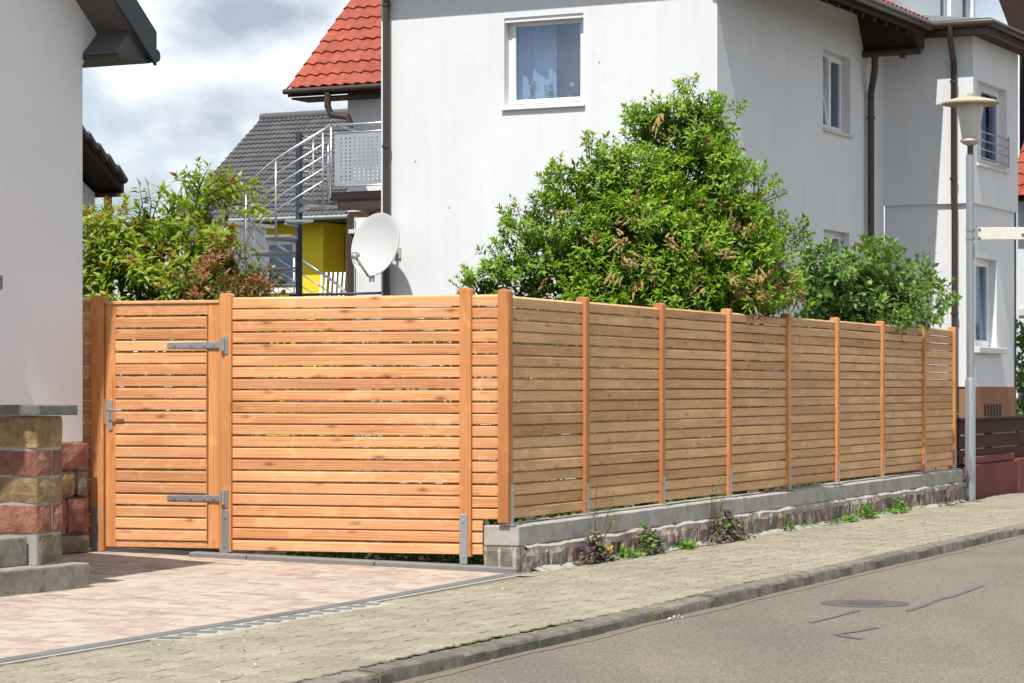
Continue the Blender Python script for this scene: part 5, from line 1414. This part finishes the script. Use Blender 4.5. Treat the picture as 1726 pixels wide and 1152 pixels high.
def lobes_bush(name, label, cat, lobes, mat, seed, nsh, L, W, ln, nl, fill, spread=1.0, droop=0.25, up=0.5, trunk_at=None, group=None, lo=0.15, hi=0.35, zmin=None, keep=None, clump=0.2, per=11):
    """lobes: (centre, radius). Clumps sit on the lobes' skin, leafy shoots on the clumps' outer side, loose leaves inside"""
    q = random.Random(seed)
    base = trunk_at or (lobes[0][0].x, lobes[0][0].y)
    e = empty(name, Vector((base[0], base[1], 0.0)), label, cat, group)
    lv = Leaves(); st = MB()
    wts = [l[1] ** 2 for l in lobes]
    nc = max(6, nsh // per); cl = []; tries = 0
    while len(cl) < nc and tries < nc * 60:
        tries += 1
        c, r = q.choices(lobes, wts)[0]
        d = rdir(q)
        if d.z < -0.45 and q.random() < 0.6: continue
        if d.y > 0.5 and q.random() < 0.7: continue       # far side thinner
        p = c + d * r * q.uniform(0.78, 0.98)
        if zmin and p.z < zmin: continue
        if min((p - c2).length / r2 for c2, r2 in lobes) < 0.7: continue
        rc = clump * q.uniform(0.7, 1.3)
        if any((p - p2).length < 0.72 * (rc + r2) for p2, r2, _, _ in cl) and tries < nc * 40: continue
        cl.append((p, rc, d, q.random()))
    made = 0
    for p, rc, d, tn in cl:
        for _ in range(int(per * (rc / clump) ** 1.5) + 2):
            dd = (rdir(q) + d * 0.75 + Vector((0, 0, 0.3))).normalized()
            pp_ = p + dd * rc * q.uniform(0.45, 0.95)
            if keep and not keep(pp_ + dd * ln * 0.6): continue
            tone = lo + (hi - lo) * (0.5 * tn + 0.5 * q.random())
            shoot(lv, q, pp_, dd * 0.8 + Vector((0, 0, up)) + rdir(q) * 0.2, ln * q.uniform(0.6, 1.2), nl, L, W, tone, spread, droop, st if made % 3 == 0 else None)
            made += 1
    for _ in range(fill):
        c, r = q.choices(lobes, wts)[0]
        p = c + rdir(q) * r * (q.random() ** 0.4) * 0.82
        if zmin and p.z < zmin: continue
        if keep and not keep(p): continue
        lv.leaf(p, rdir(q) + Vector((0, 0, 0.2)), rdir(q), L * 1.1, W * 1.2, q.uniform(0, 0.3), droop)
    lv.obj('foliage', mat, e)
    tb = Vector((base[0], base[1], 0.0))
    for c, r in lobes:
        mid = tb.lerp(c, 0.5) + Vector((q.uniform(-.1, .1), q.uniform(-.1, .1), 0.15))
        st.tube([tb, mid, c, c + (c - mid).normalized() * r * 0.6], [0.04, 0.028, 0.016, 0.005], 6)
    st.obj('branches', M['twig'], e)
    return e

def LB(px, py, rpx, Y):
    return (pt(px, py, Y), rpx * Y / F_PX)
big = [LB(1122, 205, 36, 25.5), LB(1160, 200, 38, 25.6), LB(1150, 250, 54, 25.4), LB(1203, 215, 22, 25.7), LB(1095, 235, 20, 25.3), LB(978, 308, 36, 25.0), LB(1060, 335, 62, 25.0), LB(1175, 320, 60, 25.4), LB(1232, 355, 50, 25.8), LB(1285, 412, 46, 26.1),
       LB(910, 395, 38, 24.8), LB(965, 425, 68, 24.9), LB(880, 447, 34, 24.7), LB(1080, 430, 100, 24.8), LB(1200, 440, 95, 25.2), LB(1275, 470, 62, 25.7), LB(1318, 495, 34, 25.9),
       LB(822, 492, 24, 24.6), LB(797, 500, 16, 24.5), LB(900, 500, 52, 24.7), LB(1000, 525, 80, 24.7), LB(1120, 535, 95, 24.8), LB(1240, 535, 72, 25.2), LB(1140, 380, 80, 25.6), LB(1020, 620, 110, 24.9), LB(1200, 640, 110, 25.3)]
behind = lambda p: ((p.x - ST.o[0]) * ST.v[0] + (p.y - ST.o[1]) * ST.v[1]) < (-0.2 if p.z < 2.1 else 0.22)
BB = lobes_bush('laurel_bush', 'big conical dark green bush with tan dried flower spikes, between fence and white house', 'bush', big, M['leaf_big'], 11, 4800, 0.080, 0.028, 0.12, 9, 14000, 0.95, 0.34, 0.55, (1.35, 25.4), keep=behind, lo=0.2, hi=0.8, zmin=1.2, clump=0.19, per=14)
q = random.Random(4)
pans = [(1115, 200), (1195, 240), (1205, 270), (1130, 232), (1038, 395), (1045, 415), (1075, 345), (1080, 378), (1040, 465), (1105, 460), (1165, 375), (1180, 405), (1235, 385), (1262, 383), (1270, 390), (1260, 465), (1300, 465), (1310, 480),
        (1290, 455), (1325, 500), (1340, 490), (1215, 430), (925, 400), (1000, 405), (1055, 430), (915, 490), (1075, 480), (1215, 345), (1330, 470), (1348, 505), (1300, 500), (1245, 495)]
pans = pans + [(q.gauss(1130, 120), q.uniform(330, 500)) for _ in range(16)] + [(q.gauss(1300, 28), q.uniform(440, 510)) for _ in range(12)]
for px, py in pans:
    Y = min(c.y - math.sqrt(max(0.02, r * r - ((c.x - (px - CX) / F_PX * c.y) ** 2 + (c.z - pt(px, py, c.y).z) ** 2))) for c, r in big if ((c.x - (px - CX) / F_PX * c.y) ** 2 + (c.z - pt(px, py, c.y).z) ** 2) < r * r) if any(((c.x - (px - CX) / F_PX * c.y) ** 2 + (c.z - pt(px, py, c.y).z) ** 2) < r * r for c, r in big) else 24.8
    p = pt(px, py, Y - 0.16)
    if not behind(p): continue
    mb = MB(); d = Vector((q.uniform(-.7, .7), -0.5, q.uniform(-0.9, 0.5))).normalized()
    for b in range(q.randint(4, 8)):
        d2 = (d + rdir(q) * 0.5).normalized(); ln = q.uniform(0.07, 0.15)
        p2 = p + rdir(q) * 0.05
        mb.tube([p2 + d2 * (ln * k / 6) + rdir(q) * 0.004 for k in range(7)], [0.004 + (0.007 + q.uniform(-.005, .006)) * math.sin(math.pi * min(1, (k + .6) / 6.6)) for k in range(7)], 6)
    mb.obj('flower_panicle', M['panicle'], BB)

shr = [LB(1400, 485, 44, 29.6), LB(1450, 480, 50, 29.9), LB(1500, 485, 46, 30.6), LB(1540, 512, 32, 31.1), LB(1390, 500, 45, 29.4), LB(1440, 520, 50, 29.7), LB(1500, 530, 45, 30.6), LB(1450, 600, 80, 29.9)]
behind2 = lambda p: ((p.x - ST.o[0]) * ST.v[0] + (p.y - ST.o[1]) * ST.v[1]) < (-0.3 if p.z < 2.1 else 0.3)
SB = lobes_bush('leafy_shrub', 'lighter green broad leaved shrub with arching twigs over the far part of the fence', 'shrub', shr, M['leaf_shrub'], 23, 460, 0.115, 0.058, 0.2, 8, 1700, 1.0, 0.3, 0.35, (4.1, 29.9), keep=behind2, lo=0.25, hi=0.75, zmin=1.3)
lv = Leaves(); st = MB(); q = random.Random(8)
def twig(pts, n, L, W, parent_lv, q, tone=0.4, r=0.006):
    pts = [Vector(p) for p in pts]
    st.tube(pts, [r * (1 - 0.7 * i / (len(pts) - 1)) for i in range(len(pts))], 5)
    for i in range(n):
        f = (i + 0.3) / n * (len(pts) - 1); k = min(len(pts) - 2, int(f)); p = pts[k].lerp(pts[k + 1], f - k); d = (pts[k + 1] - pts[k]).normalized()
        s_ = d.cross(Vector((0, -1, 0.2))).normalized() * (1 if i % 2 else -1)
        parent_lv.leaf(p, s_ * 0.9 + d * 0.5 + Vector((0, -0.25, -0.25)) + rdir(q) * 0.25, Vector((0, -0.35, 0.9)) + rdir(q) * 0.3, L * q.uniform(.8, 1.1), W, tone + q.gauss(0, .15), 0.25)
    parent_lv.leaf(pts[-1], pts[-1] - pts[-2], Vector((0, -.4, 1)), L, W, tone, 0.2)
Ys = 30.0
for path in ([(1500, 480), (1535, 470), (1560, 475), (1580, 490), (1592, 512)], [(1490, 500), (1530, 490), (1560, 500), (1578, 520), (1583, 540)], [(1480, 500), (1510, 510), (1535, 530), (1548, 552)], [(1500, 470), (1530, 448), (1552, 432), (1568, 428)],
             [(1440, 460), (1470, 430), (1492, 418)], [(1470, 500), (1500, 520), (1520, 545)], [(1400, 450), (1410, 425), (1420, 412)], [(1520, 480), (1550, 488), (1565, 510), (1570, 535)]):
    twig([pt(x, y, Ys - 0.10 * i) for i, (x, y) in enumerate(path)], 11, 0.11, 0.055, lv, q)
lv.obj('foliage', M['leaf_shrub'], SB); st.obj('twigs', M['twig'], SB)['kind'] = 'stuff'

# left bush, reddish bush
lefts = [LB(175, 425, 38, 23.2), LB(228, 405, 38, 23.2), LB(275, 420, 34, 23.4), LB(200, 460, 50, 23.0), LB(255, 470, 50, 23.0), LB(318, 430, 32, 23.4), LB(340, 375, 24, 23.6), LB(352, 335, 14, 23.8), LB(385, 350, 12, 23.7), LB(330, 470, 40, 23.1), LB(160, 490, 40, 23.0),
         LB(240, 510, 50, 22.9), LB(152, 390, 16, 23.3), LB(250, 370, 12, 23.3), LB(320, 510, 40, 22.9)]
frontback = lambda p: ((p.x - FR.o[0]) * FR.v[0] + (p.y - FR.o[1]) * FR.v[1]) < -0.25
CB = lobes_bush('leafy_bush', 'yellow green bush with orange tipped drooping leaves above the gate', 'bush', lefts, M['leaf_cherry'], 31, 300, 0.125, 0.043, 0.18, 9, 700, 1.0, 0.4, 0.2, (-3.1, 23.1), keep=frontback, lo=0.2, hi=0.72, zmin=1.5, per=8)
lv = Leaves(); st = MB(); q = random.Random(18)
for path in ([(330, 350), (335, 320), (345, 295), (352, 283)], [(340, 330), (322, 305), (316, 288)], [(350, 345), (390, 325), (425, 320), (455, 328)], [(360, 350), (400, 345), (430, 350), (445, 362)], [(345, 320), (370, 300), (372, 290)], [(350, 330), (385, 312), (405, 305), (430, 312)],
             [(250, 380), (255, 345), (250, 318)], [(230, 380), (240, 345), (236, 318)], [(270, 390), (290, 350), (298, 335)], [(190, 390), (180, 360), (168, 345)], [(160, 400), (152, 365), (148, 345)], [(300, 420), (310, 380), (330, 350)], [(290, 420), (280, 390), (300, 340)]):
    twig([pt(x, y, 23.3 - 0.05 * i) for i, (x, y) in enumerate(path)], 17, 0.11, 0.036, lv, q, 0.55, 0.008)
lv.obj('foliage', M['leaf_cherry'], CB); st.obj('twigs', M['twig'], CB)['kind'] = 'stuff'
reds = [LB(335, 500, 22, 22.4), LB(380, 484, 28, 22.5), LB(415, 498, 24, 22.6), LB(360, 525, 34, 22.2), LB(425, 528, 28, 22.3), LB(305, 516, 20, 22.2), LB(450, 524, 14, 22.5), LB(388, 446, 13, 22.6), LB(430, 470, 10, 22.7)]
lobes_bush('reddish_bush', 'bush with reddish young leaves between gate and spiral staircase', 'bush', reds, M['leaf_red'], 41, 240, 0.08, 0.03, 0.11, 9, 500, 1.0, 0.2, 0.5, (-2.4, 22.4), keep=frontback, lo=0.08, hi=0.62, zmin=1.5, clump=0.14, per=9)
# greenery behind and below the slat fence
lv = Leaves(); q = random.Random(51)
for i in range(1500):
    w_ = -q.uniform(0.05, 2.0); p = FR.P(w_, -q.uniform(0.25, 0.9), q.uniform(0.0, 0.22))
    lv.leaf(p, rdir(q) + Vector((0, -0.2, 0.4)), rdir(q) + Vector((0, -0.5, 0.6)), 0.06, 0.03, q.uniform(0.2, 0.9))
o = lv.obj('ground_cover', M['leaf_weed'])
lv = Leaves()
for i in range(9000):
    if i < 3000:
        w_ = -q.uniform(0.0, 4.0); p = FR.P(w_, -q.uniform(0.7, 2.0), q.uniform(0.2, 1.95))
    else:
        u_ = q.uniform(0.3, 10.8); p = ST.P(u_, -q.uniform(0.45, 1.6), q.uniform(0.1, 1.95))
    lv.leaf(p, rdir(q) + Vector((0, 0, 0.3)), rdir(q), 0.10, 0.05, q.uniform(0.0, 0.8))
tag(lv.obj('hedge', M['leaf_shrub']), None)
# right edge hedge
lv = Leaves()
for i in range(1500):
    p = pt(q.uniform(1712, 1790), q.uniform(545, 760), 44 + q.uniform(0, 1.2)); lv.leaf(p, rdir(q) + Vector((0, 0, .3)), rdir(q), 0.14, 0.07, q.uniform(0, .5))
he = empty('evergreen_shrub', pt(1740, 760, 44.5), 'dark green shrub at the right edge behind the brown board fence', 'shrub')
lv.obj('foliage', M['leaf_shrub'], he)
MB().tube([pt(1745, 900, 44.5), pt(1745, 600, 44.6)], [0.06, 0.02], 6).obj('trunk', M['twig'], he)
lv = Leaves()
for i in range(260):
    p = ST.P(14.6 + q.uniform(-0.35, 0.5), -0.45 + q.uniform(-.25, .2), q.uniform(0.4, 1.4)); lv.leaf(p, rdir(q) + Vector((0, 0, .5)), rdir(q), 0.12, 0.03, q.uniform(0.5, 1.0))
he = empty('garden_plant', ST.P(14.6, -0.45, 0.0), 'yellow green plant squeezed between fence end and lamp post', 'plant')
lv.obj('foliage', M['leaf_weed'], he)
MB().tube([ST.P(14.6, -0.45, 0), ST.P(14.6, -0.45, 1.2)], [0.012, 0.006], 5).obj('stem', M['twig'], he)

# plants rooted at the foot of the low wall
def wall_plant(name, px, ru, rz, mats, n, label, cat, seed, L=0.05, W=0.032, flower=None):
    q = random.Random(seed); u_ = ST.at(px, 0.16); base = ST.P(u_, 0.16, 0.0)
    e = empty(name, base, label, cat, 'plants rooted along the foot of the low wall')
    for mt, share in mats:
        lv = Leaves()
        for i in range(int(n * share)):
            a = q.gauss(0, 0.5) * (1.5 if q.random() < 0.25 else 1); h = abs(q.gauss(0, 0.5)) * (0.35 if abs(a) > 0.8 else 1); h = min(h, 1.15)
            if abs(a) > 1.7: continue
            p = ST.P(u_ + a * ru, 0.135 + q.uniform(0.0, 0.10) * (1.2 - h * 0.5), 0.01 + h * rz * max(0.15, 1 - 0.5 * abs(a)))
            o_ = Vector((ST.v[0], ST.v[1], 0))
            lv.leaf(p, o_ * 0.6 + rdir(q) * 0.9 + Vector((0, 0, .25)), o_ * 0.3 + Vector((-.2, -.4, .8)) + rdir(q) * 0.4, L * q.uniform(.6, 1.2), W * q.uniform(.7, 1.2), q.random(), 0.15)
        lv.obj('foliage', M[mt], e)
    if flower:
        lv = Leaves()
        for i in range(14):
            p = ST.P(u_ + q.gauss(flower, 0.04), 0.25, 0.10 + q.gauss(0, 0.03)); lv.leaf(p, rdir(q), Vector((.1, -.6, .6)), 0.03, 0.03, q.random(), 0)
        lv.obj('blossom', M['leaf_yellow'], e)
    mb = MB()
    for k in range(5): mb.tube([base, base + Vector((q.uniform(-.08, .08), q.uniform(-.05, .05), rz * 0.8))], 0.004, 4)
    mb.obj('stem', M['twig'], e)
wall_plant('purple_plant', 997, 0.24, 0.21, [('leaf_purple', .8), ('leaf_weed', .2)], 520, 'purple leaved plant with yellow flowers, nearest to the wall corner', 'plant', 1, flower=0.14)
wall_plant('green_plant', 1088, 0.26, 0.22, [('leaf_weed', .45), ('leaf_purple', .45)], 480, 'half green half purple plant between the two purple ones', 'plant', 2, 0.05, 0.032)
wall_plant('purple_plant', 1222, 0.42, 0.24, [('leaf_purple', .75), ('leaf_weed', .25)], 620, 'widest dark purple plant, left of the coping joint', 'plant', 3)
wall_plant('weed', 1050, 0.12, 0.07, [('leaf_weed', 1)], 70, 'small bright weed right of the nearest purple plant', 'weed', 4, 0.06, 0.03)
wall_plant('weed', 1150, 0.14, 0.07, [('leaf_weed', 1)], 70, 'small weed left of the widest purple plant', 'weed', 5, 0.06, 0.03)
wall_plant('weed', 1425, 0.22, 0.05, [('leaf_weed', 1)], 80, 'flat weed below the middle of the far wall', 'weed', 6, 0.07, 0.035)
wall_plant('weed', 1458, 0.20, 0.14, [('leaf_weed', 1)], 110, 'upright bright weed against the far reddish stones', 'weed', 7, 0.07, 0.03)
wall_plant('weed', 1510, 0.26, 0.13, [('leaf_weed', 1)], 150, 'broadest light green weed, farthest along the wall', 'weed', 8, 0.08, 0.04)
wall_plant('weed', 1322, 0.12, 0.16, [('leaf_weed', 1)], 60, 'thin yellowish weed before the lichen covered stone', 'weed', 9, 0.05, 0.02)
# thin flowering stalks standing in front of the coping
def stalks(px, n, seed, label):
    q = random.Random(seed); u_ = ST.at(px, 0.13); base = ST.P(u_, 0.13, 0.1)
    e = empty('flower_stalks', base, label, 'plant', 'thin stalks before the coping')
    mb = MB(); lv = Leaves()
    for k in range(n):
        top = ST.P(u_ + q.gauss(0, 0.13), 0.14 + q.uniform(0, .07), q.uniform(0.34, 0.62)); b = ST.P(u_ + q.gauss(0, 0.06), 0.12, 0.12)
        mid = b.lerp(top, .5) + Vector((q.uniform(-.03, .03), 0, 0))
        mb.tube([b, mid, top], [0.003, 0.0025, 0.0015], 4)
        for j in range(9):
            p = mid.lerp(top, j / 8) + rdir(q) * 0.012; lv.leaf(p, rdir(q), rdir(q), 0.026, 0.012, q.uniform(.5, 1))
    mb.obj('stem', M['twig'], e); lv.obj('foliage', M['leaf_weed'], e)
stalks(1012, 6, 2, 'thin dry flower stalks before the coping, nearest the corner')
stalks(1200, 8, 3, 'thin dry flower stalks above the widest purple plant')

# fallen petals, grit and grass tufts along the kerb
lv = Leaves(); q = random.Random(77)
def litter(px, py, n, sp):
    c = road_pt(px, py)
    for i in range(n):
        p = c + Vector((ST.u[0], ST.u[1], 0)) * q.gauss(0, sp) + Vector((ST.v[0], ST.v[1], 0)) * q.gauss(0, 0.035) + Vector((0, 0, q.uniform(0, .012)))
        lv.leaf(p, rdir(q) + Vector((0, 0, .1)), Vector((0, 0, 1)) + rdir(q) * .4, q.uniform(.012, .03), q.uniform(.01, .022), q.random(), 0.1)
for a in ((1128, 1043, 90, 0.09), (1188, 1023, 12, 0.3), (1450, 963, 90, 0.2), (1530, 945, 60, 0.3), (1590, 930, 60, 0.4), (960, 1080, 12, .3), (800, 1117, 14, .3), (1260, 1005, 14, .3), (1640, 918, 30, .4), (720, 1135, 10, .3)):
    litter(*a)
for i in range(150):
    u_ = q.uniform(-8, 0.6); p = ST.P(u_, q.uniform(-2.4, 1.9), 0); d_ = (p.x - ST.o[0]) * ST.v[0] + (p.y - ST.o[1]) * ST.v[1]; p.z = gz(d_) + 0.004
    lv.leaf(p, rdir(q), Vector((0, 0, 1)), q.uniform(.008, .02), q.uniform(.006, .014), q.random(), 0.05)
o = lv.obj('fallen_petals', M['petal'])
lv = Leaves()
for (px, py, n, sp) in ((1135, 1040, 40, .1), (1470, 955, 60, .3), (1540, 938, 60, .4)):
    c = road_pt(px, py)
    for i in range(n):
        p = c + Vector((ST.u[0], ST.u[1], 0)) * q.gauss(0, sp) + Vector((ST.v[0], ST.v[1], 0)) * q.gauss(-.02, 0.02); lv.leaf(p, Vector((q.gauss(0, .4), q.gauss(0, .4), 1)), Vector((0, -1, .2)), q.uniform(.02, .05), .008, q.uniform(.4, 1), .2)
for i in range(420):
    u_ = q.uniform(-8, 14); p = ST.P(u_, 1.975 + q.gauss(0, .012), 0.0)
    if mnoise.noise(Vector((u_ * 1.1, 0, 3))) < 0.05: continue
    lv.leaf(p, Vector((q.gauss(0, .6), q.gauss(0, .6), 1)), Vector((0, -1, .2)), q.uniform(.012, .03), .007, q.uniform(.5, 1), .2)
for i in range(60):
    u_ = q.uniform(-7, 10); d_ = 0.4 + 0.165 * q.randint(0, 8); p = ST.P(u_, d_, 0.0)
    for k in range(3): lv.leaf(p + rdir(q) * .01, Vector((q.gauss(0, .6), q.gauss(0, .6), 1)), Vector((0, -1, .2)), q.uniform(.01, .025), .006, q.uniform(.5, 1), .2)
for i in range(260):
    u_ = q.uniform(0.2, 13.8); p = ST.P(u_, 0.125 + abs(q.gauss(0, .03)), 0.004)
    if mnoise.noise(Vector((u_ * 1.7, 2, 9))) < 0.0: continue
    for k in range(3): lv.leaf(p + rdir(q) * .015, Vector((q.gauss(0.2, .6), q.gauss(-.2, .6), q.uniform(.2, 1))), Vector((0, -.6, .6)), q.uniform(.02, .055), q.uniform(.006, .018), q.uniform(.2, 1), .25)
o = lv.obj('grass_tufts', M['leaf_weed'])
# sand and crumbs washed against the wall foot
mb = MB()
for i in range(90):
    u0 = 0.1 + 13.6 * i / 90; u1 = u0 + 13.6 / 90; wv = 0.16 + 0.05 * mnoise.noise(Vector((u0 * 1.4, 0, 0))); h_ = 0.018 + 0.012 * mnoise.noise(Vector((u0 * 2, 5, 0)))
    mb.add([ST.P(u0, 0.09, 0.0), ST.P(u1, 0.09, 0.0), ST.P(u1, wv + .03, 0.001), ST.P(u0, wv + .03, 0.001), ST.P(u0, 0.09, h_ + .012), ST.P(u1, 0.09, h_ + .012)], [(4, 5, 2, 3), (0, 3, 2, 1), (0, 1, 5, 4)])
o = mb.obj('washed_sand', M['mortar']); o['kind'] = 'stuff'
# grit and dust lying in the gutter
mb = MB(); n = 260; vs = []
for i in range(n + 1):
    u0 = -11 + 36 * i / n
    wv = 0.05 + 0.045 * mnoise.noise(Vector((u0 * 0.9, 3, 0))) + 0.025 * mnoise.noise(Vector((u0 * 4.5, 8, 0)))
    vs += [ST.P(u0, 2.10, ROAD_Z + 0.012), ST.P(u0, 2.118 + max(0.004, wv), ROAD_Z + 0.003)]
mb.add(vs, [(2 * i, 2 * i + 2, 2 * i + 3, 2 * i + 1) for i in range(n)])
o = mb.obj('gutter_grit', M['grit']); o['kind'] = 'stuff'
